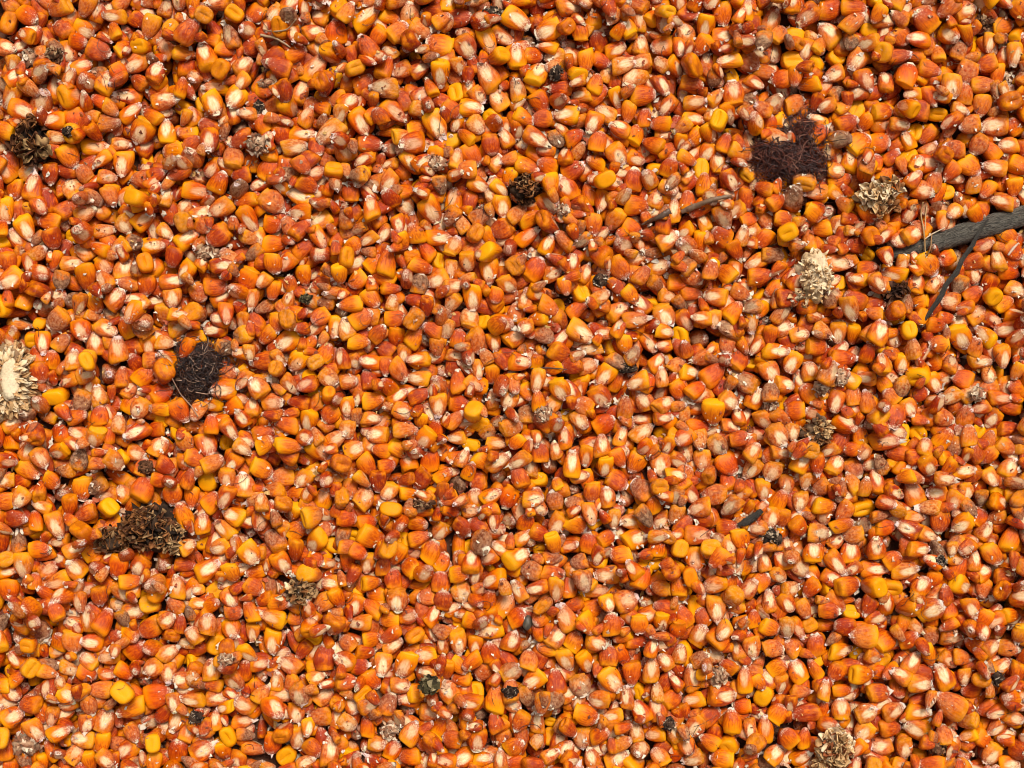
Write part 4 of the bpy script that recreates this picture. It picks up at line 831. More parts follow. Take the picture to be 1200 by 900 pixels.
def silk_strand(q, c, rx, ry, rz, length, n=13):
    """one curling fibre kept inside a flattened dome"""
    p = q.normal(0, .36, 3); p[2] = abs(p[2]) * .9; a = q.uniform(0, 2 * PI); da = q.normal(0, .16); pts = []
    el = q.normal(0, .35); st = length / n
    for i in range(n):
        pts.append(p.copy())
        a += da + q.normal(0, .25); da += q.normal(0, .08); el = el * .8 + q.normal(0, .22)
        p = p + st * np.array([math.cos(a) / rx, math.sin(a) / ry, math.sin(el) * .8 / rz])
        rr = math.hypot(p[0], p[1])
        if rr > .75:             # most strands curl back in, a few wander off
            home = math.atan2(-p[1], -p[0]); a += .28 * math.sin(home - a)
        p[2] = min(max(p[2], -.1), 1.05 - .75 * min(rr, 1.5))
    return np.array(pts) * np.array([rx, ry, rz]) + c

def silk_tangle(px, py, rx, ry, n, tint, label, tails=(), lobes=((0, 0, 1, 1),)):
    q = np.random.default_rng(int(px))
    b = Bag(); z = .0098
    for i in range(n):
        c = np.array(tint[0]) if q.random() < .62 else np.array(tint[1] if q.random() < .8 else tint[2])
        lx, ly, la, lb = lobes[int(q.integers(len(lobes)))]
        P = silk_strand(q, np.array([lx * S, -ly * S, 0]), la * S, lb * S, .0080, q.uniform(.008, .024))
        V, T = tube(P, q.uniform(.00011, .00023) * np.linspace(1.1, .7, len(P)), 3)
        b.add(V, T, kc=colour(V, c * q.uniform(.6, 1.3)))
    for i in range(22):          # strays wandering off over the neighbours
        a = q.uniform(0, 2 * PI); x, y = px + rx * .8 * math.cos(a), py + ry * .8 * math.sin(a); a += q.normal(0, .9); da = q.normal(0, .15); pts = []
        for _ in range(13):
            pts.append((wx(x) - wx(px), wy(y) - wy(py), hmax(wx(x), wy(y), 2) - z + .0003)); a += da + q.normal(0, .12); da += q.normal(0, .05)
            x += 2.2 * math.cos(a); y += 2.2 * math.sin(a)
        P = np.array(pts)
        for _ in range(3): P[1:-1, 2] = np.maximum(P[1:-1, 2], (P[:-2, 2] + P[2:, 2]) / 2)
        V, T = tube(P, q.uniform(.00010, .00018), 3); b.add(V, T, kc=colour(V, np.array(tint[int(q.integers(2))])))
    for pts in tails:
        P = np.array([(wx(x) - wx(px), wy(y) - wy(py), max(hmax(wx(x), wy(y), 3), .012) - z + .0004) for x, y in pts])
        tt = np.linspace(0, 1, 22); P = np.stack([np.interp(tt, np.linspace(0, 1, len(P)), P[:, i]) for i in range(3)], 1)
        V, T = tube(P, .00022, 4); b.add(V, T, kc=colour(V, tint[2]))
    o = link('silk_tangle', b.mesh('silk_tangle', M_SILK), None, Matrix.Translation((wx(px), wy(py), z)))
    tag(o, label, 'corn silk')

silk_tangle(927, 183, 50, 36, 900, ((.040, .009, .005), (.15, .036, .018), (.34, .14, .08)), 'wide dark reddish brown tangle of corn silk beside two round shiny kernels',
            lobes=((-10, 4, 32, 24), (-10, 4, 32, 24), (14, -10, 30, 18), (12, 12, 28, 18), (-22, -10, 20, 16), (26, -26, 16, 16)))
silk_tangle(230, 434, 33, 38, 560, ((.024, .010, .007), (.09, .034, .018), (.42, .25, .16)), 'compact black tangle of corn silk with pale threads trailing over kernels',
            tails=([(199, 428), (206, 446), (212, 462), (226, 476), (234, 488)], [(226, 459), (244, 462), (262, 456)], [(238, 404), (238, 420)], [(224, 418), (233, 430)]),
            lobes=((0, 2, 24, 28), (0, 2, 24, 28), (8, -12, 18, 16), (-8, 12, 16, 18)))

# scaly bract left on a cob: a cupped tongue, base at the origin, pointing along +y
def glume_mesh(name, q, c, c2, w=.45, cup=.28, curl=.25):
    nu, nv = 5, 5; V = []; kc = []
    for layer in (0, 1):
        for i in range(nv):
            v = i / (nv - 1); wid = w * (math.sin(PI * (.22 + .68 * v)) ** .7) * (1 - .15 * v)
            for j in range(nu):
                u = j / (nu - 1) * 2 - 1
                V.append((u * wid + q.normal(0, .05), v * (1 - .12 * u * u * v) + q.normal(0, .045), q.normal(0, .04) + cup * (u * u) * wid * 1.6 - curl * v * v * (1 if curl > 0 else 1) + .10 * math.sin(PI * v) - (.09 if layer else 0)))
                kc.append(np.array(c2) * (1 - v) + np.array(c) * v)
    V = np.array(V); T = []
    def g(l, i, j): return l * nu * nv + i * nu + j
    for i in range(nv - 1):
        for j in range(nu - 1):
            T += [(g(0, i, j), g(0, i, j + 1), g(0, i + 1, j + 1)), (g(0, i, j), g(0, i + 1, j + 1), g(0, i + 1, j))]
            T += [(g(1, i, j), g(1, i + 1, j + 1), g(1, i, j + 1)), (g(1, i, j), g(1, i + 1, j), g(1, i + 1, j + 1))]
    for j in range(nu - 1):
        T += [(g(0, nv - 1, j), g(0, nv - 1, j + 1), g(1, nv - 1, j + 1)), (g(0, nv - 1, j), g(1, nv - 1, j + 1), g(1, nv - 1, j))]
    for i in range(nv - 1):
        for j in (0, nu - 1):
            T += [(g(0, i, j), g(0, i + 1, j), g(1, i + 1, j)), (g(0, i, j), g(1, i + 1, j), g(1, i, j))]
    k4 = np.ones((len(V), 4)); k4[:, :3] = kc
    return mesh_from(name, V, np.array(T), M_GLUME, True, {'kc': k4})

def lump(q, rx, ry, rz, c, c2, rough=.18, na=18, nr=11, freq=3):
    """knobbly rounded body"""
    T = ring_topology(nr, na); V = [(0, 0, 1.0)]
    for i in range(nr):
        ph = PI * (i + 1) / (nr + 1)
        for j in range(na):
            th = 2 * PI * j / na; V.append((math.sin(ph) * math.cos(th), math.sin(ph) * math.sin(th), math.cos(ph)))
    V.append((0, 0, -1.0)); V = np.array(V)
    f = np.ones(len(V))
    for o in range(4):
        k = q.normal(0, freq * (1 + o * .8), 3); f += rough / (1 + o * .7) * np.sin(V @ k + q.uniform(0, 6.3))
    f += q.normal(0, rough * .25, len(V))
    mixv = np.clip(.5 + .5 * np.sin(V @ q.normal(0, 4, 3) + q.uniform(0, 6)), 0, 1)[:, None]
    kc = np.ones((len(V), 4)); kc[:, :3] = np.array(c) * mixv + np.array(c2) * (1 - mixv)
    return V * f[:, None] * np.array([rx, ry, rz]), T, kc

def euler_m(loc, R, sc):
    M = Matrix(np.asarray(R).tolist()).to_4x4() @ Matrix.Diagonal((sc[0], sc[1], sc[2], 1))
    M.translation = Vector(loc); return M

def cob_piece(name, px, py, z, body, glumes, palette, label, cat='cob piece', seed=0, pith=None, gsize=(.0036, .0050), gw=.45, mess=1.0, cup=(.2, .9)):
    """body: list of (dx dy rx ry rz) in px / metres; glumes: list of (dx, dy, hour, lift, tone) in px"""
    q = np.random.default_rng(seed or int(px * 7 + py))
    root = bpy.data.objects.new(name, None); scene.collection.objects.link(root)
    root.empty_display_size = .005
    root.location = (wx(px), wy(py), z); tag(root, label, cat)
    b = Bag()
    for (dx, dy, rx, ry, rz) in body:
        V, T, kc = lump(q, rx * S, ry * S, rz, palette[0], palette[1], .20, 30, 18, 5)
        b.add(V + np.array([dx * S, -dy * S, 0]), T, kc=kc)
    link('core', b.mesh('core', M_COB), root)
    if pith:
        dx, dy, rx, ry, zz = pith
        V, T, kc = lump(q, rx * S, ry * S, .0022, (.90, .72, .46), (.80, .60, .36), .07, 20, 11, 2.5)
        link('pith', mesh_from('pith', V + np.array([dx * S, -dy * S, zz]), T, M_COB, True, {'kc': kc}), root)
    protos = {}
    for (dx, dy, hour, lift, zz, tone) in glumes:
        key = (tone, int(q.integers(6)))
        if key not in protos:
            c, c2 = palette[2 + tone]; protos[key] = glume_mesh('glume', q, np.array(c) * q.uniform(.85, 1.1), c2, gw * q.uniform(.85, 1.15), q.uniform(*cup), q.uniform(-.2, .55))
        sc = q.uniform(*gsize)
        R = RZ(-hour * PI / 6 + q.normal(0, .45 * mess)) @ RX(lift + q.normal(0, .25 * mess)) @ RY(q.normal(0, .7 * mess))
        link('glume', protos[key], root, euler_m((dx * S, -dy * S, zz + q.normal(0, .0006)), R, (sc * q.uniform(.7, 1.3), sc, sc)))
    return root

def ring_glumes(q, cx, cy, rx, ry, n, lift, z, tones, turn=0, arc=12.0, start=0.0):
    out = []
    for i in range(n):
        h = start + arc * (i + q.uniform(-.3, .3)) / n; a = h * PI / 6
        out.append((cx + rx * math.sin(a), cy - ry * math.cos(a), h + q.normal(0, .35) + turn, lift + q.normal(0, .15), z + q.normal(0, .0005), tones[int(q.integers(len(tones)))]))
    return out
def scatter_glumes(q, rx, ry, n, zc, tones, cx=0, cy=0, lift=(.3, 1.1), rise=.004):
    out = []
    for i in range(n):
        a, r = q.uniform(0, 2 * PI), math.sqrt(q.uniform(0, .95))
        out.append((cx + rx * r * math.sin(a), cy - ry * r * math.cos(a), a * 6 / PI + q.normal(0, 1.2), (q.uniform(*lift) + .35) * (1.1 - r * .45), zc + rise * (1 - r * r), tones[int(q.integers(len(tones)))]))
    return out

TAN = ((.80, .52, .24), (.46, .23, .09)); CREAM = ((.96, .77, .50), (.68, .42, .19)); BROWN = ((.40, .16, .050), (.13, .045, .016))
DARK = ((.15, .055, .022), (.042, .016, .008)); RUST = ((.42, .12, .04), (.18, .05, .02)); GREY = ((.48, .28, .12), (.18, .09, .04))
q = np.random.default_rng(3)
# half cob at the frame's edge: smooth pith, bracts standing out all round
gl = ring_glumes(q, 10, 0, 10, 24, 30, .10, .0082, (0, 0, 1)) + ring_glumes(q, 9, 0, 17, 29, 42, -.02, .0078, (0, 0, 1)) + ring_glumes(q, 8, 0, 25, 35, 50, -.25, .0062, (0, 1, 1)) + ring_glumes(q, 6, 0, 31, 39, 48, -.6, .0038, (1, 1, 2))
cob_piece('cob_half', 5, 447, .0085, [(0, 0, 33, 40, .0085)], gl, ((.50, .33, .17), (.26, .14, .07), CREAM, TAN, BROWN), 'cream split corn cob with smooth pale pith and ragged bracts all round', seed=5, pith=(12, -2, 11, 26, .0086), gsize=(.0030, .0044), gw=.26, mess=.45)
# big brown weathered chunk
q = np.random.default_rng(4)
gl = scatter_glumes(q, 31, 25, 120, .0052, (0, 0, 0, 1, 1, 2), 8, 0, (-.2, 1.2), .005) + scatter_glumes(q, 22, 12, 55, .0015, (0, 1, 2), -38, 14, (-.2, .9), .0035) + scatter_glumes(q, 16, 22, 55, .0025, (0, 2, 2, 3, 3), 34, 8, (-.2, .9), .0045)
cob_piece('cob_chunk', 168, 619, .009, [(9, -1, 34, 26, .0088), (-36, 15, 20, 11, .0055), (32, 8, 15, 19, .0065)], gl, ((.07, .04, .024), (.025, .015, .010), BROWN, DARK, GREY, TAN), 'large dark brown weathered cob chunk covered in scaly bracts', seed=8, gsize=(.0015, .0026), gw=.75, cup=(.5, 1.4))
# pale crumbling cob, standing
q = np.random.default_rng(6)
gl = ring_glumes(q, 0, 12, 15, 16, 14, .2, .006, (0, 0, 1)) + ring_glumes(q, 2, -14, 14, 14, 12, .6, .008, (0, 0)) + scatter_glumes(q, 18, 25, 70, .0055, (0, 0, 0, 1), 2, 2, (-.1, 1.1)) + scatter_glumes(q, 14, 10, 10, .002, (2, 2, 1), -17, 22, (.0, .5))
cob_piece('cob_crumb', 951, 326, .0115, [(2, -2, 18, 26, .008), (-14, 22, 12, 10, .004)], gl, ((.92, .72, .46), (.66, .44, .22), CREAM, TAN, RUST), 'pale straw coloured crumbling cob piece standing above rust red scales', seed=11, pith=(3, -4, 9, 12, .0070), gsize=(.0014, .0028), gw=.30)
# fan of cream bracts
q = np.random.default_rng(9)
gl = [(-14 + i * 5.4 + q.normal(0, 1), 4 + q.normal(0, 2), 9.2 + i * .72, .25 + q.normal(0, .1), .0068, 0) for i in range(8)] + [(-10 + i * 6, 8, 7.5 - i * .5, .1, .0055, 0) for i in range(5)] + scatter_glumes(q, 20, 9, 34, .003, (1, 2), 4, 15, (-.1, .6)) + scatter_glumes(q, 16, 9, 26, .0055, (0, 0, 1, 2), 10, -7, (.1, 1.0)) + scatter_glumes(q, 18, 9, 24, .006, (0, 0, 1), -4, 2, (.0, .8))
cob_piece('cob_crumb', 1024, 228, .0115, [(2, 6, 22, 13, .0060)], gl, ((.34, .2, .1), (.12, .06, .03), CREAM, TAN, BROWN), 'broken cob piece with a fan of cream bracts above brown scales', seed=12, gsize=(.0022, .0034), gw=.52, mess=.8, cup=(.3, 1.2))
# dark rosette
q = np.random.default_rng(10)
cob_piece('cob_crumb', 1047, 341, .0095, [(0, 0, 12, 10, .0045)], scatter_glumes(q, 13, 10, 26, .0020, (0, 0, 1), 0, 0, (.3, 1.2), .0035), ((.05, .022, .014), (.02, .012, .008), DARK, ((.12, .05, .03), (.04, .02, .012))), 'small blackish brown rosette of scales beside the thin dark twig', seed=13, gsize=(.0024, .0036), gw=.4)
# round bristly ball
q = np.random.default_rng(14)
gl = scatter_glumes(q, 16, 16, 46, .0035, (0, 0, 1), 0, 0, (.5, 1.35), .0065) + scatter_glumes(q, 9, 10, 18, .0065, (2, 1), 6, -5, (.6, 1.3), .004)
cob_piece('cob_tip', 615, 223, .0095, [(0, 0, 16, 15, .0085)], gl, ((.09, .05, .028), (.03, .018, .012), DARK, BROWN, ((.40, .23, .10), (.14, .07, .03))), 'round dark brown bristly cob tip with a tan patch, alone among bright kernels', seed=15, gsize=(.0022, .0032), gw=.42)
# heap of dark empty shells with tan rims
q = np.random.default_rng(16)
gl = scatter_glumes(q, 20, 24, 34, .002, (0, 0, 1), 0, 0, (.1, 1.0), .003) + [(q.uniform(-8, 26), q.uniform(2, 24), q.uniform(0, 12), q.uniform(.0, .5), .005, 2) for i in range(11)]
cob_piece('shell_heap', 34, 166, .0095, [(0, 0, 19, 22, .0040), (14, 12, 12, 9, .0035)], gl, ((.05, .03, .018), (.02, .012, .008), DARK, BROWN, ((.55, .33, .13), (.14, .07, .03))), 'cluster of dark brown empty seed shells with tan rims', 'seed shells', seed=17, gsize=(.0026, .0038), gw=.70, cup=(.5, 1.3))
# tan-grey crumbs
q = np.random.default_rng(18)
cob_piece('cob_crumb', 957, 506, .0105, [(0, 2, 17, 13, .0062), (4, -12, 8, 8, .006)], scatter_glumes(q, 17, 13, 40, .003, (0, 1, 1, 2), 0, 0, (.3, 1.3), .005), ((.28, .17, .09), (.11, .06, .035), TAN, GREY, BROWN), 'tan and grey crumbly cob piece under a cluster of small orange lobes', seed=19, gsize=(.0020, .0032), gw=.42)
q = np.random.default_rng(20)
cob_piece('cob_crumb', 350, 691, .0105, [(2, 0, 16, 12, .0060)], scatter_glumes(q, 16, 12, 36, .003, (1, 1, 2), 3, 0, (.3, 1.3), .005) + [(-16, -5, 10.2, .2, .006, 0), (-17, 5, 8.6, .15, .006, 0), (-10, -3, 11, .4, .007, 0)], ((.22, .13, .07), (.09, .05, .03), CREAM, GREY, BROWN), 'greyish brown cob crumb with two cream bracts on one side', seed=21, gsize=(.0022, .0034), gw=.45)
q = np.random.default_rng(22)
gl = ring_glumes(q, -4, -6, 14, 14, 18, .35, .007, (0, 1)) + scatter_glumes(q, 20, 22, 90, .004, (0, 1, 1, 2, 3), 0, 2, (-.1, 1.1), .005) + scatter_glumes(q, 20, 8, 16, .002, (3, 1), -6, 24, (.1, .8), .003)
cob_piece('cob_chunk', 976, 873, .0115, [(0, 0, 20, 22, .0075)], gl, ((.42, .27, .15), (.16, .08, .04), CREAM, TAN, RUST, BROWN), 'tan ragged cob piece with rust red scales on one flank', seed=23, gsize=(.0018, .0030), gw=.60, cup=(.4, 1.3))

# small clods and crumbs: x, y, half width, half height (px), kind
CRUMBS = [(577, 17, 13, 9, 'k', 'grey black speckled crumb wedged above a large cream faced kernel'), (652, 88, 9, 10, 'k', 'blackish round crumb beside a smooth yellow kernel end'),
    (302, 125, 8, 9, 'k', 'small black crumb between red and orange kernels'), (87, 158, 8, 7, 'k', 'small black crumb near the dark seed shells'),
    (703, 329, 11, 9, 'h', 'hairy black and white crumb resting on orange kernels'), (358, 350, 8, 7, 'g', 'small grey green speckled crumb in a dark gap'),
    (172, 547, 11, 9, 'b', 'dark brown flaky crumb below the compact black silk'), (735, 431, 14, 7, 'k', 'dark splintery debris beside a kernel with a white ringed tip'),
    (505, 795, 13, 12, 'g', 'dark mossy green clod beside a round yellow kernel'), (903, 629, 13, 12, 'k', 'black glossy crumb heap between orange kernels'),
    (618, 729, 6, 9, 'p', 'smooth dark grey pebble on an orange kernel'), (783, 847, 10, 9, 'h', 'dark shaggy crumb with white flecks'), (1165, 793, 12, 9, 'h', 'bristly dark crumb on a tan kernel'),
    (1100, 656, 8, 7, 'k', 'blackish crumb with yellow flakes beside orange kernels'), (1097, 876, 12, 10, 'b', 'dark brown shaggy crumb beside the tan ragged cob piece'), (1153, 25, 12, 11, 'b', 'brown shaggy crumb between yellow and red kernels'),
    (963, 453, 11, 10, 'w', 'brownish grey flaky husk crumb above the crumbly cob piece'), (984, 443, 9, 12, 'w', 'pale grey papery scrap leaning on a yellow kernel'), (903, 474, 9, 8, 'w', 'small grey papery crumb beside a yellow kernel'),
    (233, 838, 11, 9, 'h', 'white flecked dark crumb under a pale yellow kernel'), (271, 767, 11, 9, 'w', 'white and brown ring shaped husk crumb'), (843, 788, 10, 12, 'w', 'striped white and grey seed husk leaning on an orange kernel'),
    (305, 172, 14, 14, 'w', 'mouldy whitish grey lump among orange kernels'), (245, 298, 16, 11, 'w', 'ragged whitish grey mouldy scrap below orange kernels'), (30, 873, 18, 14, 'w', 'large whitish grey mouldy lump'),
    (33, 68, 11, 14, 'w', 'whitish mouldy lump with a green speck'), (456, 856, 13, 12, 'w', 'round white mouldy kernel with black veins'), (512, 194, 15, 10, 'w', 'beige ragged husk scrap'),
    (1142, 462, 10, 10, 'w', 'white ribbed husk scrap beside a pale scrap'), (637, 485, 11, 12, 'w', 'greyish white crumpled kernel skin'), (660, 248, 9, 9, 'w', 'pale papery scrap beside a white kernel'),
    (1180, 92, 9, 9, 'w', 'shaggy white husk scrap'), (598, 808, 11, 8, 'h', 'hairy dark crumb under a whitish mouldy kernel'), (497, 590, 15, 7, 'b', 'dark brown crumb below yellow kernels'), (68, 68, 11, 12, 'b', 'brown and white broken shell above red kernels'),
    (312, 98, 12, 6, 'w', 'beige dry scrap below a yellow kernel')]
PALS = {'k': ((.10, .060, .038), (.024, .016, .012), (.58, .42, .27)), 'h': ((.10, .052, .030), (.024, .014, .010), (.70, .54, .38)), 'g': ((.11, .085, .036), (.032, .024, .013), (.40, .30, .15)),
        'b': ((.24, .10, .045), (.07, .03, .015), (.50, .30, .15)), 'p': ((.12, .095, .065), (.06, .05, .036), (.1, .1, .1)), 'e': ((.034, .030, .014), (.014, .013, .008), (.50, .36, .12)), 'w': ((.62, .38, .22), (.30, .12, .06), (.86, .66, .45))}
CNAME = {'k': 'dirt_crumb', 'h': 'shaggy_crumb', 'g': 'moss_clod', 'b': 'husk_crumb', 'p': 'pebble', 'e': 'seed', 'w': 'husk_scrap'}
def flake(q, L, W):
    """ragged curled scrap, two-sided sheet of 8 triangles"""
    n = 5; V = []
    for i in range(n):
        v = i / (n - 1); w_ = W * (math.sin(PI * (.12 + .76 * v)) * q.uniform(.55, 1.2))
        c = q.uniform(-.3, .3) * W; zc = .25 * L * math.sin(PI * v) * q.uniform(.2, 1)
        V += [(c - w_ / 2, (v - .5) * L, zc + q.uniform(-.2, .2) * W), (c + w_ / 2, (v - .5) * L + q.uniform(-.12, .12) * L, zc + q.uniform(-.2, .3) * W)]
    T = []
    for i in range(n - 1): T += [(2 * i, 2 * i + 1, 2 * i + 3), (2 * i, 2 * i + 3, 2 * i + 2)]
    return np.array(V), np.array(T)
def rand_rot(q):
    a, b_, c = q.uniform(0, 2 * PI, 3); return RZ(a) @ RX(b_) @ RZ(c)
for (px, py, rx, ry, kd, lab) in CRUMBS:
    q = np.random.default_rng(int(px * 3 + py)); pal = PALS[kd]; b = Bag()
    rz = .8 * min(rx, ry) * S
    sh = 1.0 if kd in 'pe' else .74
    V, T, kc = lump(q, rx * S * sh, ry * S * sh, rz * sh, pal[0], pal[1], .07 if kd in 'pe' else .24, 20, 12, 2 if kd in 'pe' else 5)
    b.add(V, T, kc=kc)
    nf = 0 if kd == 'p' else (3 if kd == 'e' else 60 if kd in 'h' else 44)
    for i in range(nf):
        L = q.uniform(.35, .95) * min(rx, ry) * S; W = L * (.16 if kd == 'h' else q.uniform(.35, .8))
        V, T = flake(q, L, W); R = rand_rot(q); d = q.normal(0, 1, 3); d[2] = abs(d[2]); d /= np.linalg.norm(d)
        c = pal[2] if q.random() < (.45 if kd in 'kgbh' else .6) else pal[0]
        b.add(V @ R.T + d * np.array([rx * S, ry * S, rz]) * sh * q.uniform(.8, 1.2), T, kc=colour(V, np.array(c if q.random() < .7 else pal[1]) * q.uniform(.6, 1.15)))
    x, y = wx(px), wy(py); r_ = int(min(rx, ry) * S / RES * .7)
    i, j = int((x + HX) / RES), int((y + HY) / RES); z = np.percentile(H[max(0, j - r_):j + r_ + 1, max(0, i - r_):i + r_ + 1], 60)
    o = link(CNAME[kd], b.mesh(CNAME[kd], M_SILK if kd in 'pe' else M_COB), None, Matrix.Translation((x, y, z + rz * (.1 if kd == 'e' else .35))))
    tag(o, lab, {'p': 'pebble', 'e': 'seed', 'g': 'moss', 'w': 'husk'}.get(kd, 'crumb'))

# twigs and straw
def stick(name, pts, label, cat, mat, sides=14, sub=10, wob=.06, zoff=0.0, colr=None, zs=None, seed=1, knots=()):
    q = np.random.default_rng(seed); pts = np.array(pts, float); n = (len(pts) - 1) * sub + 1
    tt = np.linspace(0, len(pts) - 1, n); k = np.arange(len(pts))
    px, py, pr = (np.interp(tt, k, pts[:, i]) for i in range(3))
    ker = np.array([.25, .5, .25])
    for _ in range(6):
        px[1:-1] = np.convolve(px, ker, 'valid'); py[1:-1] = np.convolve(py, ker, 'valid')
    X, Y, R = wx(px), wy(py), pr * S
    if zs is None:
        Z = np.array([hmax(a, b_, 3) for a, b_ in zip(X, Y)]) + R * .6
        for _ in range(14): Z[1:-1] = np.maximum(Z[1:-1] * .6, 0) + .4 * (Z[:-2] + Z[2:]) / 2 if False else np.convolve(Z, ker, 'valid')
    else: Z = np.interp(tt, k, zs)
    P = np.stack([X - X[0], Y - Y[0], Z - Z[0]], 1)
    V, T = tube(P, R, sides)
    ring = V[1:-1].reshape(n, sides, 3); th = np.arange(sides) * 2 * PI / sides
    rough_n = q.normal(0, wob * .9, (n, sides)); f = 1 + wob * (np.sin(2 * th[None, :] + .5) * np.sin(tt[:, None] * 1.9 + 1) + .8 * np.sin(tt[:, None] * 4.3) * np.cos(th[None, :] - 1)) + rough_n
    for kt, ka_ in knots: f += ka_ * np.exp(-((tt[:, None] - kt) / .12) ** 2) * (.5 + .5 * np.cos(th[None, :] - 1.2))
    ring[:] = P[:, None, :] + (ring - P[:, None, :]) * f[:, :, None]
    V[1:-1] = ring.reshape(-1, 3)
    at = {}
    if mat in (M_BARK, M_DARKBARK):
        lc = np.zeros((len(V), 3)); lc[1:-1, 0] = np.repeat(np.cumsum(np.r_[0, np.linalg.norm(np.diff(P, axis=0), axis=1)]) * 160, sides)
        lc[1:-1, 1] = np.tile(np.cos(th), n); lc[1:-1, 2] = np.tile(np.sin(th) * 3, n); at['lc'] = lc
    else: at['kc'] = colour(V, colr)
    o = link(name, mesh_from(name, V, T, mat, True, at), None, Matrix.Translation((X[0], Y[0], Z[0])))
    if label: tag(o, label, cat)
    return o
stick('branch', TWIG, 'thick grey bark branch lying half buried under orange kernels', 'branch', M_BARK, 30, 26, .04, zs=[.0104] * 5 + [.0098, .0080], seed=2, knots=((2.4, .15), (4.2, .2)))
stick('twig', [(1154, 258, 1.0), (1143, 273, 1.9), (1135, 289, 2.5), (1124, 303, 2.4), (1116, 320, 2.9), (1104, 334, 2.7), (1097, 350, 3.0), (1087, 365, 2.4), (1077, 384, 1.2)], 'thin dark twig crossing the grey branch and running down into the kernels', 'twig', M_DARKBARK, 12, 12, .13, zs=[.0158, .0162, .0166, .0172, .0176, .0176, .0172, .0160, .0135], seed=3, knots=((2.3, .3), (4.1, .3)))
stick('twig', [(891, 597, 2.5), (884, 603, 4), (873, 611, 4.5), (864, 615, 2)], 'short dark grey twig stub in the gap beside the black glossy crumbs', 'twig', M_DARKBARK, 12, 10, .13, seed=4)
SPL = (.22, .13, .075)
stick('wood_splinter', [(857, 233, 1.2), (846, 234, 2.2), (828, 238, 3.0), (810, 244, 3.6), (798, 249, 2.2)], 'brown wood splinter to one side of a pale upright kernel, blunt end free', 'splinter', M_SILK, 8, 8, .16, colr=SPL, seed=5)
stick('wood_splinter', [(783, 250, 3.2), (772, 256, 3.6), (760, 260, 2.4), (752, 263, .8)], 'dark brown wood splinter tapering to a point beside a pale upright kernel', 'splinter', M_SILK, 8, 8, .16, colr=(.12, .07, .045), seed=6)
stick('straw', [(1079, 238, .8), (1078, 255, 1.0), (1079, 272, 1.1), (1081, 288, 1.0), (1082, 302, .6)], 'thin upright tan straw lying across the grey branch', 'straw', M_SILK, 6, 8, .05, colr=(.42, .24, .09), seed=7)
stick('straw', [(1086, 240, .7), (1083, 256, .9), (1081, 271, .9)], 'short tan straw joining the longer straw on the branch', 'straw', M_SILK, 6, 8, .05, colr=(.46, .27, .11), seed=8)
stick('straw', [(1090, 275, .6), (1086, 288, .8), (1083, 301, .8)], 'short brown straw forking from the base of the longer straw', 'straw', M_SILK, 6, 8, .05, colr=(.34, .18, .07), seed=9)
stick('straw', [(1081, 281, .7), (1090, 275, .8), (1104, 268, .6)], 'pale straw slanting across the branch under a yellow kernel', 'straw', M_SILK, 6, 8, .05, colr=(.66, .50, .32), seed=10)
stick('straw', [(1178, 300, 1.2), (1184, 292, 1.8), (1190, 286, 1.0)], 'short pinkish straw leaning between orange kernels', 'straw', M_SILK, 6, 8, .05, colr=(.60, .42, .30), seed=11)
stick('straw', [(306, 42, 1.6), (322, 46, 1.6), (333, 52, 1.2), (342, 58, .8)], 'frayed beige straw lying over dark dry scraps', 'straw', M_SILK, 6, 8, .1, colr=(.42, .28, .15), seed=12)
stick('straw', [(310, 36, .8), (326, 42, 1.0), (340, 40, 1.0), (352, 30, .6)], 'curved beige straw arching over dark dry scraps', 'straw', M_SILK, 6, 8, .1, colr=(.36, .23, .12), seed=13)
stick('straw', [(622, 432, .5), (642, 431, .8), (664, 433, .5)], 'fine dark straw under a bright yellow kernel', 'straw', M_SILK, 6, 8, .05, colr=(.07, .04, .03), seed=14)

# loose dark silk hairs draped over the kernels
HAIR = [(518, 150, 90, 40), (527, 130, 150, 34), (524, 85, 70, 24), (570, 62, 80, 18), (437, 40, 40, 30), (560, 78, 160, 16), (310, 260, 150, 40), (135, 72, 20, 30), (118, 68, 150, 26), (128, 95, 40, 24),
        (198, 462, 130, 26), (205, 466, 20, 18), (254, 472, 100, 18), (770, 540, 100, 34), (958, 640, 95, 24), (1130, 685, 80, 24), (820, 655, 100, 26), (762, 660, 120, 20), (1001, 172, 30, 14), (287, 568, 110, 26),
        (343, 425, 95, 14), (75, 867, 30, 26), (1075, 305, 90, 24), (660, 85, 120, 24), (40, 775, 60, 20), (700, 20, 20, 30), (300, 20, 150, 30), (480, 20, 100, 20), (700, 560, 60, 26), (420, 700, 40, 24)]
q = np.random.default_rng(31)
for i in range(150): HAIR.append((q.uniform(10, 1190), q.uniform(10, 890), q.uniform(0, 360), q.uniform(12, 34)))
for (px, py, ang, ln) in HAIR:
    a = math.radians(ang); n = 16; x, y = px - ln / 2 * math.cos(a), py - ln / 2 * math.sin(a); da = q.normal(0, .10); pts = []
    for i in range(n):
        pts.append((wx(x), wy(y), 0)); a += da + q.normal(0, .07); da += q.normal(0, .03)
        x += ln / n * math.cos(a); y += ln / n * math.sin(a)
    P = np.array(pts); Z = np.array([hmax(u, v, 2) for u, v, _ in P])
    for _ in range(3): Z[1:-1] = np.maximum(Z[1:-1], (Z[:-2] + Z[2:]) / 2)
    Z[1:-1] = np.convolve(Z, [.25, .5, .25], 'valid'); P[:, 2] = Z + .00025
    o0 = P[0].copy(); V, T = tube(P - o0, .000125, 3)
    dark = q.random() < .8
    o = link('silk_hair', mesh_from('silk_hair', V, T, M_SILK, True, {'kc': colour(V, (.022, .010, .008) if dark else (.20, .08, .04))}), None, Matrix.Translation(o0))
    tag(o, place_label(('fine blackish' if dark else 'fine reddish brown') + ' silk hair,', P[8, 0], P[8, 1]), 'silk hair', 'loose silk hairs lying on the grain')

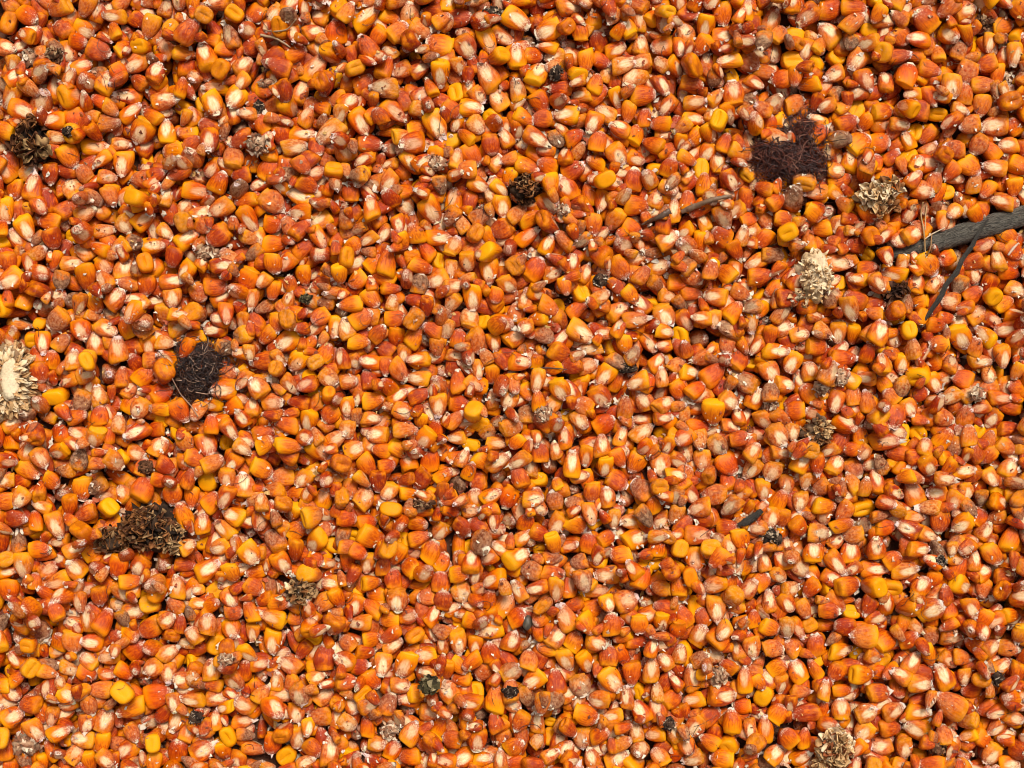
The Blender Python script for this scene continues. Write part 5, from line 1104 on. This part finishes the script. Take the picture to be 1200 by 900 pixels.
# chaff: flakes caught in the gaps and a dusting of crumbs, nobody could count them
q = np.random.default_rng(41); b = Bag()
SH = smooth_h(); CH = [((.86, .72, .54), .40), ((.66, .38, .22), .20), ((.46, .10, .035), .30), ((.24, .06, .025), .14), ((.74, .44, .14), .06)]
cw = np.cumsum([c[1] for c in CH])
cnt = 0
while cnt < 13000:
    i, j = int(q.integers(4, NX - 4)), int(q.integers(4, NY - 4))
    low = H[j, i] < SH[j, i] - .0008
    if (not low and q.random() < .70): continue
    c = np.array(CH[int(np.searchsorted(cw, q.random() * cw[-1]))][0]) * q.uniform(.75, 1.1)
    L = q.uniform(.0012, .0042) if low else q.uniform(.0007, .0024)
    V, T = flake(q, L, L * q.uniform(.3, .7)); R = RZ(q.uniform(0, 6.3)) @ RX(q.normal(0, .5)) @ RY(q.normal(0, .5))
    b.add(V @ R.T + np.array([gx[i], gy[j], H[j, i] + .0004]), T, kc=colour(V, c)); cnt += 1
o = link('chaff', b.mesh('chaff', M_PAPER, False)); o['kind'] = 'stuff'
tag(o, 'papery white and red chaff flakes scattered in the gaps between kernels', 'chaff')
b = Bag(); cnt = 0
TET = ring_topology(1, 4)
while cnt < 6000:
    i, j = int(q.integers(4, NX - 4)), int(q.integers(4, NY - 4))
    s_ = q.uniform(.00014, .00042)
    V = np.array([(0, 0, 1), (1, 0, 0), (0, 1, 0), (-1, 0, 0), (0, -1, 0), (0, 0, -1)], float) * s_ * q.uniform(.5, 1.3, (6, 1))
    c = np.array([.84, .74, .60]) if q.random() < .68 else (np.array([.05, .02, .012]) if q.random() < .6 else np.array([.55, .2, .05]))
    b.add(V @ rand_rot(q).T + np.array([gx[i], gy[j], H[j, i] + s_ * .3]), TET, kc=colour(V, c)); cnt += 1
o = link('grain_dust', b.mesh('grain_dust', M_PAPER, False)); o['kind'] = 'stuff'
tag(o, 'fine pale crumbs of broken grain dusted over the kernels', 'grain dust')

# ---------------------------------------------------------------- the kernels as objects
fi0, fi1 = int((HX - FX) / RES), int((HX + FX) / RES); fj0, fj1 = int((HY - FY) / RES), int((HY + FY) / RES)
vis = np.bincount(np.clip(ID[fj0:fj1, fi0:fi1].ravel(), -1, None) + 1, minlength=len(kernels) + 1)[1:]
single = set(int(i) for i in np.argsort(-vis)[:300])

CW = {'o': 'orange', 'y': 'yellow', 'r': 'red-orange', 'd': 'dark red', 'p': 'pale pinkish', 'm': 'mouldy brown', 'w': 'whitish', 'yo': 'amber', 'op': 'dusty orange', 'or': 'reddish orange', 'rp': 'dusty red',
      'yp': 'pale yellow', 'ro': 'reddish orange', 'mr': 'brownish red', 'pm': 'mouldy pale', 'ym': 'dull yellow', 'mw': 'mouldy white', 'yr': 'red and yellow', 'om': 'dull orange', 'md': 'brown', 'rd': 'dark red', 'rm': 'brownish red', 'mp': 'mouldy pale'}
VW = {'F': 'germ side up', 'B': 'smooth back up', 'E': 'on its narrow edge', 'C': 'dent end up', 'T': 'tip up'}
areas = sorted(vis[i] for i in single); big = areas[int(len(areas) * .75)]
rest = Bag(); rest_caps = Bag()
for i, k in enumerate(kernels):
    V, lc, T = kernel_verts(k, 'lo' if k.get('low') else 'mid' if (k.get('mid') or vis[i] < 15) else 'hi'); n = len(V)
    ka, kb = np.tile(k['ka'], (n, 1)), np.tile(k['kb'], (n, 1))
    if i in single:
        M = Matrix(k['R'].tolist()).to_4x4(); M.translation = Vector(k['pos'])
        o = link('corn_kernel', mesh_from('corn_kernel', V, T, M_KERNEL, True, {'lc': lc, 'ka': ka, 'kb': kb}), None, M)
        tag(o, place_label(('large ' if vis[i] >= big else '') + CW[k['cc']] + ' kernel, ' + VW[k['view']] + ',', k['pos'][0], k['pos'][1]), 'corn kernel', 'loose corn kernels in the heap')
        if k['cap'] < -.5: k['cap'] = .03
        Vc, Tc, kc = cap_verts(k)
        link('tip_cap', mesh_from('tip_cap', Vc, Tc, M_PAPER, False, {'kc': kc}), o)
    else:
        Rt, p0 = k['R'].T, np.array(k['pos'])
        rest.add(V @ Rt + p0, T, lc=lc, ka=ka, kb=kb)
        if k['cap'] > -.5 and not k.get('low'):
            Vc, Tc, kc = cap_verts(k); rest_caps.add(Vc @ Rt + p0, Tc, kc=kc)
o = link('corn_kernels', rest.mesh('corn_kernels', M_KERNEL)); o['kind'] = 'stuff'
tag(o, 'dense heap of orange and yellow dent corn kernels', 'corn kernels')
c = link('tip_caps', rest_caps.mesh('tip_caps', M_PAPER, False), o); c['kind'] = 'stuff'
